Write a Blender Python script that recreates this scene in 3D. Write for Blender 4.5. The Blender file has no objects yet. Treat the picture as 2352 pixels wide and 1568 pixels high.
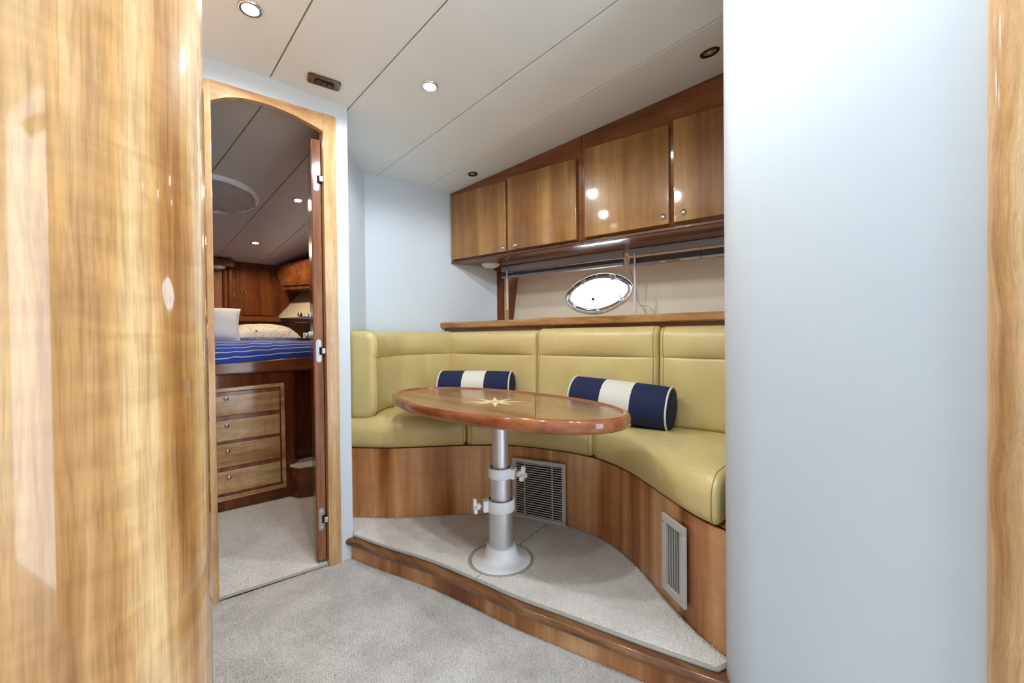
import bpy, bmesh, math, random
import numpy as np
from mathutils import Vector, Matrix, noise
random.seed(7); rng = np.random.default_rng(7)
sc = bpy.context.scene
COL = sc.collection
PI = math.pi

# ------------------------------------------------------------------ camera, world, exposure
CAM_H, FPX, YAW, PITCH, ROLL = 1.0, 960.0, 44.0, -0.6, 0.6
_y, _p, _r = (math.radians(a) for a in (YAW, PITCH, ROLL))
FW = Vector((math.sin(_y)*math.cos(_p), math.cos(_y)*math.cos(_p), math.sin(_p)))
_rt0 = Vector((math.cos(_y), -math.sin(_y), 0)); _up0 = _rt0.cross(FW)
RT = _rt0*math.cos(_r) - _up0*math.sin(_r); UP = _rt0*math.sin(_r) + _up0*math.cos(_r)
CAMP = Vector((0, 0, CAM_H))
cam_d = bpy.data.cameras.new('camera'); cam = bpy.data.objects.new('camera', cam_d); COL.objects.link(cam)
cam.matrix_world = Matrix(((RT.x, UP.x, -FW.x, 0), (RT.y, UP.y, -FW.y, 0), (RT.z, UP.z, -FW.z, CAM_H), (0, 0, 0, 1)))
cam_d.sensor_width = 36.0; cam_d.lens = 36.0*FPX/2352.0; cam_d.clip_start = 0.02
sc.camera = cam

world = bpy.data.worlds.new('world'); sc.world = world; world.use_nodes = True
bg = world.node_tree.nodes['Background']
bg.inputs['Color'].default_value = (0.78, 0.89, 1.0, 1); bg.inputs['Strength'].default_value = 5.0
sc.view_settings.view_transform = 'Standard'; sc.view_settings.look = 'None'
sc.view_settings.gamma = 1.0; sc.view_settings.use_curve_mapping = False
sc.view_settings.exposure = 0.58
sc.cycles.max_bounces = 8; sc.cycles.caustics_reflective = False
LAMP_W = 9.0         # downlights over the dinette and doorway
LAMP_AFT_W = 13.0     # downlights behind the camera
CABIN_LAMP_W = 8.5    # sleeping cabin downlights

# ------------------------------------------------------------------ photo measurement helpers (pixel ray -> point on a real plane)
def ray(x, y): return FW + RT*((x-1176)/FPX) - UP*((y-784)/FPX)
def on_z(x, y, z):
    d = ray(x, y); return CAMP + d*((z-CAM_H)/d.z)
def on_plane(x, y, P, n):
    d = ray(x, y); P = Vector(P); n = Vector(n); return CAMP + d*((P-CAMP).dot(n)/d.dot(n))
def on_line(x, y, A, B):
    return on_plane(x, y, (A[0], A[1], 0), (B[1]-A[1], -(B[0]-A[0]), 0))

# ------------------------------------------------------------------ materials
def lin(r, g, b):
    f = lambda c: (c/255/12.92) if c/255 <= 0.04045 else ((c/255+0.055)/1.055)**2.4
    return (f(r), f(g), f(b), 1.0)
class NT:
    def __init__(s, name):
        s.m = bpy.data.materials.new(name); s.m.use_nodes = True; s.t = s.m.node_tree
        s.b = s.t.nodes['Principled BSDF']
    def n(s, typ, **kw):
        nd = s.t.nodes.new(typ)
        for k, v in kw.items():
            if k in nd.inputs: nd.inputs[k].default_value = v
            else: setattr(nd, k, v)
        return nd
    def l(s, a, b): s.t.links.new(a, b)
    def ramp(s, fac, stops):
        r = s.n('ShaderNodeValToRGB'); e = r.color_ramp.elements
        e[0].position, e[0].color = stops[0]; e[1].position, e[1].color = stops[-1]
        for p, c in stops[1:-1]:
            q = e.new(p); q.color = c
        s.l(fac, r.inputs[0]); return r.outputs[0]
    def mapped(s, scale, rot=(0, 0, 0), loc=(0, 0, 0)):
        tc = s.n('ShaderNodeTexCoord'); mp = s.n('ShaderNodeMapping')
        mp.inputs['Scale'].default_value = scale; mp.inputs['Rotation'].default_value = rot; mp.inputs['Location'].default_value = loc
        s.l(tc.outputs['Object'], mp.inputs[0]); return mp.outputs[0]
    def noise(s, vec, scale, detail=3, rough=0.5, dist=0.0):
        t = s.n('ShaderNodeTexNoise'); t.inputs['Scale'].default_value = scale; t.inputs['Detail'].default_value = detail
        t.inputs['Roughness'].default_value = rough; t.inputs['Distortion'].default_value = dist
        s.l(vec, t.inputs['Vector']); return t.outputs['Fac']
    def mix(s, fac, a, b, blend='MIX'):
        m = s.n('ShaderNodeMix', data_type='RGBA', blend_type=blend)
        if isinstance(fac, float): m.inputs[0].default_value = fac
        else: s.l(fac, m.inputs[0])
        for i, v in ((6, a), (7, b)):
            if isinstance(v, tuple): m.inputs[i].default_value = v
            else: s.l(v, m.inputs[i])
        return m.outputs[2]
    def bump(s, h, strength, dist=0.002):
        b = s.n('ShaderNodeBump'); b.inputs['Strength'].default_value = strength; b.inputs['Distance'].default_value = dist
        s.l(h, b.inputs['Height']); s.l(b.outputs[0], s.b.inputs['Normal'])
    def set(s, **kw):
        for k, v in kw.items():
            k = k.replace('_', ' ')
            if isinstance(v, (tuple, float, int)): s.b.inputs[k].default_value = v
            else: s.l(v, s.b.inputs[k])
        return s.m

def wood(name, dark, mid, light, axis='z', band=14.0, rough=0.3, coat=0.8, coat_rough=0.06, seed=0.0, curl=0.25, bumpy=0.0, warp_k=0.05, fine_k=0.45, con=(0.30, 0.48, 0.68)):
    t = NT(name); k = 0.05
    sl = {'x': (k, 1, 1), 'y': (1, k, 1), 'z': (1, 1, k)}[axis]
    v = t.mapped(sl, loc=(seed, seed*1.7, seed*0.6))
    warp = t.noise(t.mapped((1, 1, 1), loc=(seed, 0, 0)), 2.5, 2)
    add = t.n('ShaderNodeVectorMath', operation='MULTIPLY_ADD'); add.inputs[1].default_value = (warp_k, warp_k, warp_k)
    t.l(warp, add.inputs[0]); t.l(v, add.inputs[2]); vv = add.outputs[0]
    b1 = t.noise(vv, band, 4, 0.55)
    b2 = t.noise(vv, band*5.5, 3, 0.6)
    col = t.ramp(b1, [(con[0], dark), (con[1], mid), (con[2], light)])
    fine = t.ramp(b2, [(0.35, (0.72, 0.68, 0.64, 1)), (0.6, (1.06, 1.05, 1.04, 1))])
    col = t.mix(fine_k, col, fine, 'MULTIPLY')
    b3 = t.ramp(t.noise(vv, band*18, 2, 0.65), [(0.36, (0.76, 0.71, 0.66, 1)), (0.52, (1.03, 1.03, 1.02, 1))])
    col = t.mix(min(fine_k*1.1, 0.8), col, b3, 'MULTIPLY')
    ks = {'x': (1, .35, .35), 'y': (.35, 1, .35), 'z': (.35, .35, 1)}[axis]
    cu = t.ramp(t.noise(t.mapped(ks), 26, 2, 0.5, 0.6), [(0.35, (0.80, 0.76, 0.72, 1)), (0.6, (1.05, 1.05, 1.05, 1))])
    col = t.mix(curl, col, cu, 'MULTIPLY')
    if bumpy: t.bump(b2, bumpy, 0.001)
    return t.set(Base_Color=col, Roughness=rough, Coat_Weight=coat, Coat_Roughness=coat_rough, Specular_IOR_Level=0.15)

def plain(name, col, rough=0.5, metal=0.0, coat=0.0, **kw):
    t = NT(name)
    v = t.noise(t.mapped((1, 1, 1)), 9, 2)
    c = t.ramp(v, [(0.3, tuple(x*0.95 for x in col[:3])+(1,)), (0.7, col)])
    return t.set(Base_Color=c, Roughness=rough, Metallic=metal, Coat_Weight=coat, **kw)

def vinyl(name, col, bump=0.12):
    t = NT(name)
    g = t.noise(t.mapped((1, 1, 1)), 260, 2, 0.6)
    v = t.noise(t.mapped((1, 1, 1)), 3.0, 3)
    c = t.ramp(v, [(0.3, tuple(x*0.96 for x in col[:3])+(1,)), (0.7, col)])
    t.bump(g, bump, 0.0006)
    return t.set(Base_Color=c, Roughness=0.55)

def leather(name, col, dark):
    t = NT(name)
    o = t.mapped((1, 1, 1))
    c = t.ramp(t.noise(o, 5.0, 3), [(0.3, dark), (0.65, col)])
    vo = t.n('ShaderNodeTexVoronoi', feature='DISTANCE_TO_EDGE'); vo.inputs['Scale'].default_value = 330; t.l(o, vo.inputs['Vector'])
    wr = t.noise(t.mapped((1, 1, 0.35)), 16, 3, 0.55, 0.8)
    b1 = t.n('ShaderNodeBump'); b1.inputs['Strength'].default_value = 0.3; b1.inputs['Distance'].default_value = 0.012; t.l(wr, b1.inputs['Height'])
    b2 = t.n('ShaderNodeBump'); b2.inputs['Strength'].default_value = 0.25; b2.inputs['Distance'].default_value = 0.0006; t.l(vo.outputs['Distance'], b2.inputs['Height'])
    t.l(b1.outputs[0], b2.inputs['Normal']); t.l(b2.outputs[0], t.b.inputs['Normal'])
    return t.set(Base_Color=c, Roughness=0.32, Specular_IOR_Level=0.6)

def carpet_mat(name, c1, c2, c3):
    t = NT(name); o = t.mapped((1, 1, 1))
    big = t.noise(o, 5.5, 4, 0.6)
    base = t.ramp(big, [(0.35, c2), (0.6, c1)])
    fine = t.ramp(t.noise(o, 210, 2, 0.7), [(0.32, c3), (0.55, (1.0, 1.0, 1.0, 1)), (0.7, (1.08, 1.08, 1.07, 1))])
    col = t.mix(0.8, base, fine, 'MULTIPLY')
    t.bump(t.noise(o, 260, 2, 0.7), 0.5, 0.004)
    return t.set(Base_Color=col, Roughness=0.95, Specular_IOR_Level=0.1, Sheen_Weight=0.15)

def emit(name, col, strength):
    t = NT(name); t.b.inputs['Emission Color'].default_value = col; t.b.inputs['Emission Strength'].default_value = strength
    t.b.inputs['Base Color'].default_value = (0.9, 0.9, 0.9, 1); return t.m

M = {}
M['column'] = wood('varnished_cherry_panel', lin(150, 100, 50), lin(196, 150, 94), lin(224, 188, 138), 'z', 12, 0.45, 1.0, 0.05, 3.1, 0.6, 0, 0.014, 0.6, (0.35, 0.5, 0.65))
M['door'] = wood('cherry_door', lin(118, 76, 38), lin(150, 106, 58), lin(182, 138, 86), 'z', 10, 0.28, 0.9, 0.05, 1.3, 0.35, 0, 0.02, 0.3)
M['cab'] = wood('cherry_carcass', lin(104, 58, 30), lin(128, 76, 42), lin(150, 96, 56), 'y', 12, 0.30, 0.8, 0.08, 5.2, 0.15)
M['base'] = wood('cherry_seat_base', lin(142, 80, 42), lin(196, 136, 86), lin(230, 182, 132), 'z', 7, 0.30, 0.7, 0.12, 2.4, 0.3, 0, 0.02, 0.3, (0.34, 0.49, 0.64))
M['riser'] = wood('cherry_step_riser', lin(112, 64, 38), lin(160, 104, 66), lin(212, 164, 116), 'z', 15, 0.30, 0.7, 0.1, 6.6, 0.2, 0, 0.01, 0.3, (0.40, 0.50, 0.61))
M['ash_z'] = wood('pale_ash_upright', lin(176, 132, 84), lin(206, 164, 116), lin(222, 188, 142), 'z', 30, 0.3, 0.7, 0.08, 0.7, 0.15)
M['ash_x'] = wood('pale_ash_crosswise', lin(172, 126, 80), lin(204, 160, 112), lin(222, 188, 142), 'x', 30, 0.3, 0.7, 0.08, 4.7, 0.15)
M['ledge'] = wood('cherry_ledge', lin(142, 98, 58), lin(176, 130, 84), lin(198, 156, 108), 'y', 26, 0.32, 0.7, 0.1, 2.2, 0.15)
M['nosing'] = wood('worn_step_nosing', lin(96, 64, 42), lin(124, 86, 58), lin(152, 112, 78), 'y', 30, 0.34, 0.6, 0.12, 8.8, 0.1)
M['rim'] = wood('mahogany_table_rim', lin(130, 70, 40), lin(156, 92, 56), lin(174, 110, 72), 'y', 22, 0.25, 1.0, 0.06, 1.9, 0.1)
M['veneer'] = wood('burr_table_veneer', lin(126, 86, 50), lin(160, 118, 74), lin(182, 144, 96), 'y', 9, 0.35, 0.55, 0.20, 3.6, 0.2)
M['drawer'] = wood('cherry_drawer', lin(172, 120, 72), lin(212, 166, 114), lin(236, 204, 156), 'x', 16, 0.35, 0.6, 0.12, 2.9, 0.5)
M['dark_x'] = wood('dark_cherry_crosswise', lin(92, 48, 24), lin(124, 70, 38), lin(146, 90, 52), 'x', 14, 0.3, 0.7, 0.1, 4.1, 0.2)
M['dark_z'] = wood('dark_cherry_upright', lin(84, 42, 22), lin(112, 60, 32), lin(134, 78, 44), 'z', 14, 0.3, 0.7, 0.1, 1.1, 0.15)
M['leaf'] = wood('door_leaf_edge', lin(120, 72, 48), lin(150, 100, 70), lin(172, 124, 92), 'z', 26, 0.35, 0.6, 0.12, 7.1, 0.1)
M['white'] = vinyl('white_wall_vinyl', lin(218, 227, 235))
M['white_shaded'] = vinyl('shaded_white_wall_vinyl', lin(196, 203, 208))  # same white wall vinyl, darkened in colour to offset strong light on the right wall
M['ceil'] = vinyl('cream_headliner_vinyl', lin(236, 240, 240), 0.06)
M['hull'] = vinyl('cream_hull_vinyl', lin(226, 216, 196))
M['ceil_cabin'] = vinyl('shaded_headliner_vinyl', lin(205, 196, 186), 0.06)  # headliner vinyl with the cabin's dim, warm light put into its colour
M['seam'] = plain('headliner_seam', lin(120, 114, 102), 0.8)
M['leather'] = leather('yellow_leather', lin(218, 198, 138), lin(210, 188, 124))
M['stitch'] = plain('leather_seam', lin(150, 132, 70), 0.6)
M['carpet'] = carpet_mat('beige_carpet', lin(252, 247, 241), lin(240, 233, 226), (0.74, 0.72, 0.69, 1))
M['carpet2'] = carpet_mat('grey_beige_carpet', lin(226, 221, 216), lin(204, 199, 194), (0.62, 0.61, 0.60, 1))
M['binding'] = plain('grey_carpet_binding', lin(172, 168, 158), 0.8)
M['chrome'] = plain('chrome', (0.86, 0.86, 0.87, 1), 0.12, 1.0)
M['steel'] = plain('brushed_steel', (0.62, 0.62, 0.62, 1), 0.28, 1.0)
M['alu'] = plain('anodised_aluminium', (0.72, 0.73, 0.76, 1), 0.42, 0.85)
M['plastic'] = plain('white_plastic', lin(236, 238, 240), 0.32)
M['vent'] = plain('pale_grey_vent_paint', lin(206, 204, 198), 0.42)
M['black'] = plain('black_void', lin(24, 22, 20), 0.8)
M['switch'] = plain('dark_grey_switch', lin(52, 54, 62), 0.45)
M['mahog'] = plain('polished_mahogany', lin(78, 36, 20), 0.25, 0, 0.8)
M['bronze'] = plain('dark_bronze', lin(58, 40, 30), 0.35, 0.6)
M['blindgrey'] = plain('grey_blind_metal', lin(160, 164, 176), 0.4, 0.2)
M['blinddark'] = plain('dark_grey_blind_slats', lin(98, 100, 108), 0.4, 0.2)
M['clear'] = plain('clear_acrylic_wand', lin(226, 228, 230), 0.15, 0.0, 0.5)
M['navy'] = plain('navy_canvas', lin(22, 32, 72), 0.85)
M['cream'] = plain('cream_canvas', lin(228, 224, 212), 0.85)
M['inlay'] = plain('maple_star_inlay', lin(244, 228, 172), 0.5)
M['line'] = plain('dark_joint', lin(60, 36, 22), 0.5)
M['lamp_on'] = emit('lit_halogen', (1.0, 0.98, 0.95, 1), 28)
M['lamp_warm'] = emit('lit_warm_halogen', (1.0, 0.80, 0.52, 1), 45)
M['lampglass'] = plain('unlit_reflector', (0.62, 0.6, 0.52, 1), 0.18, 0.8)
M['linen'] = plain('white_linen', lin(238, 240, 244), 0.8)
M['fabric_grey'] = plain('taupe_hatch_cover', lin(186, 176, 164), 0.7)
M['yellow'] = plain('amber_plastic', lin(226, 184, 96), 0.35)
M['paper'] = plain('white_sticker', lin(228, 226, 218), 0.6)
M['warn'] = plain('orange_sticker', lin(206, 142, 36), 0.6)
M['cord'] = plain('thin_grey_cord', lin(110, 100, 84), 0.7)

def worn_veneer():
    t = NT('scratched_table_veneer'); o = t.mapped((1, 1, 1))
    g = t.noise(t.mapped((1, .12, 1)), 14, 3)
    col = t.ramp(g, [(0.3, lin(112, 78, 50)), (0.65, lin(156, 116, 78))])
    w = t.noise(o, 30, 5, 0.7, 1.5)
    r = t.ramp(w, [(0.4, (0.12, 0.12, 0.12, 1)), (0.7, (0.42, 0.42, 0.42, 1))])
    t.bump(w, 0.5, 0.002)
    return t.set(Base_Color=col, Roughness=r, Coat_Weight=1.0, Coat_Roughness=0.24, Specular_IOR_Level=0.8)
M['veneer_worn'] = worn_veneer()

def duvet_mat():
    t = NT('striped_blue_duvet'); tc = t.n('ShaderNodeTexCoord'); sx = t.n('ShaderNodeSeparateXYZ'); t.l(tc.outputs['Object'], sx.inputs[0])
    wob = t.noise(t.mapped((1, 1, 1)), 5, 2)
    a = t.n('ShaderNodeMath', operation='ADD'); t.l(sx.outputs[1], a.inputs[0]); t.l(sx.outputs[2], a.inputs[1])
    w2 = t.n('ShaderNodeMath', operation='MULTIPLY_ADD'); w2.inputs[1].default_value = 0.02; t.l(wob, w2.inputs[0]); t.l(a.outputs[0], w2.inputs[2])
    d = t.n('ShaderNodeMath', operation='DIVIDE'); d.inputs[1].default_value = 0.036; t.l(w2.outputs[0], d.inputs[0])
    f = t.n('ShaderNodeMath', operation='FRACT'); t.l(d.outputs[0], f.inputs[0])
    lt = t.n('ShaderNodeMath', operation='LESS_THAN'); lt.inputs[1].default_value = 0.17; t.l(f.outputs[0], lt.inputs[0])
    col = t.mix(lt.outputs[0], lin(48, 80, 186), lin(224, 226, 236))
    return t.set(Base_Color=col, Roughness=0.75)
M['duvet'] = duvet_mat()

def pillow_mat():
    t = NT('branch_print_cotton'); o = t.mapped((1, 1, 1))
    nz = t.n('ShaderNodeTexNoise'); nz.inputs['Scale'].default_value = 9; t.l(o, nz.inputs['Vector'])
    add = t.n('ShaderNodeVectorMath', operation='MULTIPLY_ADD'); add.inputs[1].default_value = (.12, .12, .12)
    t.l(nz.outputs['Color'], add.inputs[0]); t.l(o, add.inputs[2])
    vo = t.n('ShaderNodeTexVoronoi', feature='DISTANCE_TO_EDGE'); vo.inputs['Scale'].default_value = 24; t.l(add.outputs[0], vo.inputs['Vector'])
    ln = t.ramp(vo.outputs['Distance'], [(0.012, (1, 1, 1, 1)), (0.035, (0, 0, 0, 1))])
    msk = t.ramp(t.noise(o, 7, 2), [(0.36, (0, 0, 0, 1)), (0.5, (1, 1, 1, 1))])
    k = t.mix(1.0, ln, msk, 'MULTIPLY')
    return t.set(Base_Color=t.mix(k, lin(238, 234, 224), lin(92, 88, 100)), Roughness=0.8)
M['branch'] = pillow_mat()

def glass_mat():
    t = NT('frosted_port_glass')
    v = t.noise(t.mapped((1, 1, 1)), 22, 3)
    r = t.ramp(v, [(0.4, (0.05, 0.05, 0.05, 1)), (0.7, (0.16, 0.16, 0.16, 1))])
    return t.set(Base_Color=(0.97, 0.99, 1, 1), Roughness=r, Transmission_Weight=1.0, IOR=1.2)
M['glass'] = glass_mat()

# ------------------------------------------------------------------ object helpers
WM = {}
def link(o, parent=None, world_m=None):
    COL.objects.link(o)
    wm = world_m or Matrix.Identity(4)
    if parent is not None:
        o.parent = parent; o.matrix_parent_inverse = WM[parent.name].inverted()
    o.matrix_basis = wm
    WM[o.name] = wm.copy()
    return o
def tag(o, label=None, cat=None, group=None, kind=None):
    if label: o['label'] = label
    if cat: o['category'] = cat
    if group: o['group'] = group
    if kind: o['kind'] = kind
    return o
def thing(name, label, cat, loc, group=None, kind=None):
    o = bpy.data.objects.new(name, None); o.empty_display_size = 0.05
    link(o, None, Matrix.Translation(Vector(loc))); return tag(o, label, cat, group, kind)
def add(name, geo, mat, parent=None, smooth=40, bevel=0.0, world_m=None, seg=2, sub=0):
    verts, faces = geo
    me = bpy.data.meshes.new(name); me.from_pydata([tuple(v) for v in verts], [], faces); me.update()
    bm = bmesh.new(); bm.from_mesh(me); bmesh.ops.recalc_face_normals(bm, faces=bm.faces); bm.to_mesh(me); bm.free()
    if smooth:
        me.polygons.foreach_set('use_smooth', [True]*len(me.polygons)); me.set_sharp_from_angle(angle=math.radians(smooth))
    if mat: me.materials.append(M[mat] if isinstance(mat, str) else mat)
    o = bpy.data.objects.new(name, me); link(o, parent, world_m)
    if bevel:
        b = o.modifiers.new('bevel', 'BEVEL'); b.width = bevel; b.segments = seg; b.limit_method = 'ANGLE'; b.angle_limit = math.radians(50); b.harden_normals = True
    if sub:
        s = o.modifiers.new('sub', 'SUBSURF'); s.levels = sub; s.render_levels = sub
    return o
def copy_part(o, parent, world_m):
    c = o.copy(); return link(c, parent, world_m)
def join(*geos):
    V, F = [], []
    for v, f in geos:
        n = len(V); V += [tuple(p) for p in v]; F += [[i+n for i in q] for q in f]
    return V, F
def xf(geo, m):
    return [m @ Vector(v) for v in geo[0]], geo[1]
def frame(o, ex, ey, ez):
    ex, ey, ez = Vector(ex).normalized(), Vector(ey).normalized(), Vector(ez).normalized()
    return Matrix(((ex.x, ey.x, ez.x, o[0]), (ex.y, ey.y, ez.y, o[1]), (ex.z, ey.z, ez.z, o[2]), (0, 0, 0, 1)))
def box(x0, x1, y0, y1, z0, z1):
    v = [(x, y, z) for z in (z0, z1) for y in (y0, y1) for x in (x0, x1)]
    return v, [[0, 2, 3, 1], [4, 5, 7, 6], [0, 1, 5, 4], [2, 6, 7, 3], [0, 4, 6, 2], [1, 3, 7, 5]]
def prism(outline, vec):
    n = len(outline); a = [Vector(p) for p in outline]; b = [p+Vector(vec) for p in a]
    return a+b, [list(range(n))[::-1], list(range(n, 2*n))]+[[i, (i+1) % n, n+(i+1) % n, n+i] for i in range(n)]
def vwall(A, B, z0, z1, th):
    # upright slab from A to B (plan), thickness th to the left of A->B (negative = right)
    d = Vector((B[0]-A[0], B[1]-A[1], 0)).normalized(); n = Vector((-d.y, d.x, 0))*th
    return prism([(A[0], A[1], z0), (B[0], B[1], z0), (B[0], B[1], z1), (A[0], A[1], z1)], n)
def lathe(prof, n=32, m=None, close=True):
    V, F = [], []
    for r, z in prof:
        for i in range(n):
            a = 2*PI*i/n; V.append((r*math.cos(a), r*math.sin(a), z))
    for j in range(len(prof)-1):
        for i in range(n):
            F.append([j*n+i, j*n+(i+1) % n, (j+1)*n+(i+1) % n, (j+1)*n+i])
    if close:
        F.append(list(range(n))[::-1]); F.append([(len(prof)-1)*n+i for i in range(n)])
    g = (V, F)
    return xf(g, m) if m else g
def ring_lathe(prof, n=48, m=None):      # closed profile loop revolved
    V, F = [], []; k = len(prof)
    for r, z in prof:
        for i in range(n):
            a = 2*PI*i/n; V.append((r*math.cos(a), r*math.sin(a), z))
    for j in range(k):
        for i in range(n):
            F.append([j*n+i, j*n+(i+1) % n, ((j+1) % k)*n+(i+1) % n, ((j+1) % k)*n+i])
    return xf((V, F), m) if m else (V, F)
def tube(path, r, n=8, closed=False):
    P = [Vector(p) for p in path]; V, F = [], []; m = len(P); prev = None
    for i, p in enumerate(P):
        if closed: t = P[(i+1) % m]-P[i-1]
        else: t = P[min(i+1, m-1)]-P[max(i-1, 0)]
        t.normalize()
        ref = prev if prev is not None else (Vector((0, 0, 1)) if abs(t.z) < .9 else Vector((1, 0, 0)))
        a = (ref-t*ref.dot(t)).normalized(); b = t.cross(a); prev = a
        for k in range(n):
            q = 2*PI*k/n; V.append(p+a*math.cos(q)*r+b*math.sin(q)*r)
    for i in range(m if closed else m-1):
        for k in range(n):
            i2 = (i+1) % m; F.append([i*n+k, i*n+(k+1) % n, i2*n+(k+1) % n, i2*n+k])
    if not closed:
        F.append(list(range(n))[::-1]); F.append([(m-1)*n+k for k in range(n)])
    return V, F
def sweep(path, prof, closed=False):
    # prof: closed loop of (offset to the right of travel, z); path: plan points
    P = [Vector((p[0], p[1], 0)) for p in path]; m = len(P); k = len(prof); V, F = [], []
    for i, p in enumerate(P):
        if closed: t = P[(i+1) % m]-P[i-1]
        else: t = P[min(i+1, m-1)]-P[max(i-1, 0)]
        t.normalize(); nrm = Vector((t.y, -t.x, 0))
        for o, z in prof: V.append(p+nrm*o+Vector((0, 0, z)))
    for i in range(m if closed else m-1):
        for j in range(k):
            i2 = (i+1) % m; F.append([i*k+j, i*k+(j+1) % k, i2*k+(j+1) % k, i2*k+j])
    if not closed:
        F.append(list(range(k))[::-1]); F.append([(m-1)*k+j for j in range(k)])
    return V, F
def spline(pts, n):
    P = [Vector((p[0], p[1], p[2] if len(p) > 2 else 0)) for p in pts]
    P = [P[0]*2-P[1]]+P+[P[-1]*2-P[-2]]
    dense = []
    for i in range(1, len(P)-2):
        for k in range(24):
            t = k/24; a, b, c, d = P[i-1], P[i], P[i+1], P[i+2]
            dense.append(0.5*((2*b)+(c-a)*t+(2*a-5*b+4*c-d)*t*t+(3*b-a-3*c+d)*t**3))
    dense.append(P[-2]); return resample(dense, n)
def resample(D, n, at=None):
    L = [0.0]
    for i in range(1, len(D)): L.append(L[-1]+(D[i]-D[i-1]).length)
    out = []; j = 0
    ts = [L[-1]*k/(n-1) for k in range(n)] if at is None else [L[-1]*a for a in at]
    for t in ts:
        j = 0
        while j < len(L)-2 and L[j+1] < t: j += 1
        f = 0 if L[j+1] == L[j] else (t-L[j])/(L[j+1]-L[j]); out.append(D[j].lerp(D[j+1], min(max(f, 0), 1)))
    return out
def plen(D): return sum((D[i+1]-D[i]).length for i in range(len(D)-1))

def cushion(front, back, z0, z1, r=0.05, er=0.04, lean=0.0, crown=0.012, roll=None, rb=None, body=22, wob=0.0, seed=0):
    # rounded upholstered body swept between a front and a back plan line
    F0 = [Vector((p[0], p[1], 0)) for p in front]; B0 = [Vector((p[0], p[1], 0)) for p in back]
    F0 = resample(F0, 200) if len(F0) > 1 else F0; B0 = resample(B0, 200)
    L = plen(F0); es = [er*(1-math.cos(PI/2*k/6))/L for k in range(7)]
    ts = es+[es[-1]+(1-2*es[-1])*k/body for k in range(1, body)]+[1-e for e in es[::-1]]
    Fp, Bp = resample(F0, 0, ts), resample(B0, 0, ts)
    H = z1-z0; rb = rb or r*0.6; V, Fc = [], []; k = None
    for i, t in enumerate(ts):
        e = min(t, 1-t)*L; ins = 0.0
        if e < er: ins = er-math.sqrt(max(er*er-(er-e)**2, 0))
        ins = min(ins, H*0.42)
        f, b = Fp[i], Bp[i]; d = (b-f); W = d.length; d.normalize()
        x0, x1, a0, a1 = ins, W-ins, z0+ins, z1-ins
        rt = max(min(r, (a1-a0)/2*0.98, (x1-x0)/2*0.98)-ins*0.3, 0.004); rl = max(min(rb, (a1-a0)/2*0.98, (x1-x0)/2*0.9)-ins*0.3, 0.004)
        loop = []
        def arc(cx, cz, rr, q0, q1, n):
            for s in range(n+1):
                q = q0+(q1-q0)*s/n; loop.append((cx+rr*math.cos(q), cz+rr*math.sin(q)))
        arc(x0+rl, a0+rl, rl, 1.5*PI, PI, 5)
        zlo, zhi = a0+rl, a1-rt
        if roll and zlo < roll-.03 and zhi > roll+.03:
            zz_ = [zlo+(roll-.012-zlo)*s/10 for s in range(1, 11)]+[roll-.004, roll, roll+.004]+[roll+.012+(zhi-roll-.012)*s/5 for s in range(0, 5)]
        else: zz_ = [zlo+(zhi-zlo)*s/19 for s in range(1, 19)]
        for z_ in zz_: loop.append((x0, z_))
        arc(x0+rt, a1-rt, rt, PI, PI/2, 7)
        for s in range(1, 8): loop.append((x0+rt+(x1-rt*0.6-x0-rt)*s/8, a1))
        arc(x1-rt*0.6, a1-rt*0.6, rt*0.6, PI/2, 0, 4)
        arc(x1-rl*0.6, a0+rl*0.6, rl*0.6, 0, -PI/2, 3)
        k = len(loop); env = math.sin(PI*min(max(t, 0), 1))**0.5
        for (x, z) in loop:
            zn = (z-z0)/H; dz = 0; dx = 0
            if z > z0+H*0.5 and roll is None: dz = crown*math.sin(PI*min(max(x/W, 0), 1))*env*((zn-0.5)*2)
            if x < W*0.5:
                if roll:
                    if z >= roll: dx = -0.026*math.sin(PI*min((z-roll)/(z1-roll), 1))**0.55*env
                    else: dx = -0.015*math.sin(PI*max((z-z0)/(roll-z0), 0))**0.4*env
                else: dx = -crown*1.1*math.sin(PI*zn)*env
            p = f+d*(x+dx+lean*zn)+Vector((0, 0, z+dz))
            if wob:
                nv = noise.noise(Vector((t*L*22+seed, z*5, seed*3.1)))*wob*env*(1 if x < W*0.5 or z > z1-0.02 else 0)
                p += d*(-nv)+Vector((0, 0, nv*0.5 if roll is None else 0))
            V.append(p)
    n = len(ts); global LOOPS
    LOOPS = [V[6*k+2:6*k+38], V[(n-7)*k+2:(n-7)*k+38]]
    for i in range(n-1):
        for j in range(k): Fc.append([i*k+j, i*k+(j+1) % k, (i+1)*k+(j+1) % k, (i+1)*k+j])
    Fc.append(list(range(k))[::-1]); Fc.append([(n-1)*k+j for j in range(k)])
    return V, Fc

def seams(parent, which=(0, 1)):
    for i_ in which: add('seam', tube(LOOPS[i_], .0016, 6), 'stitch', parent, 60)

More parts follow.
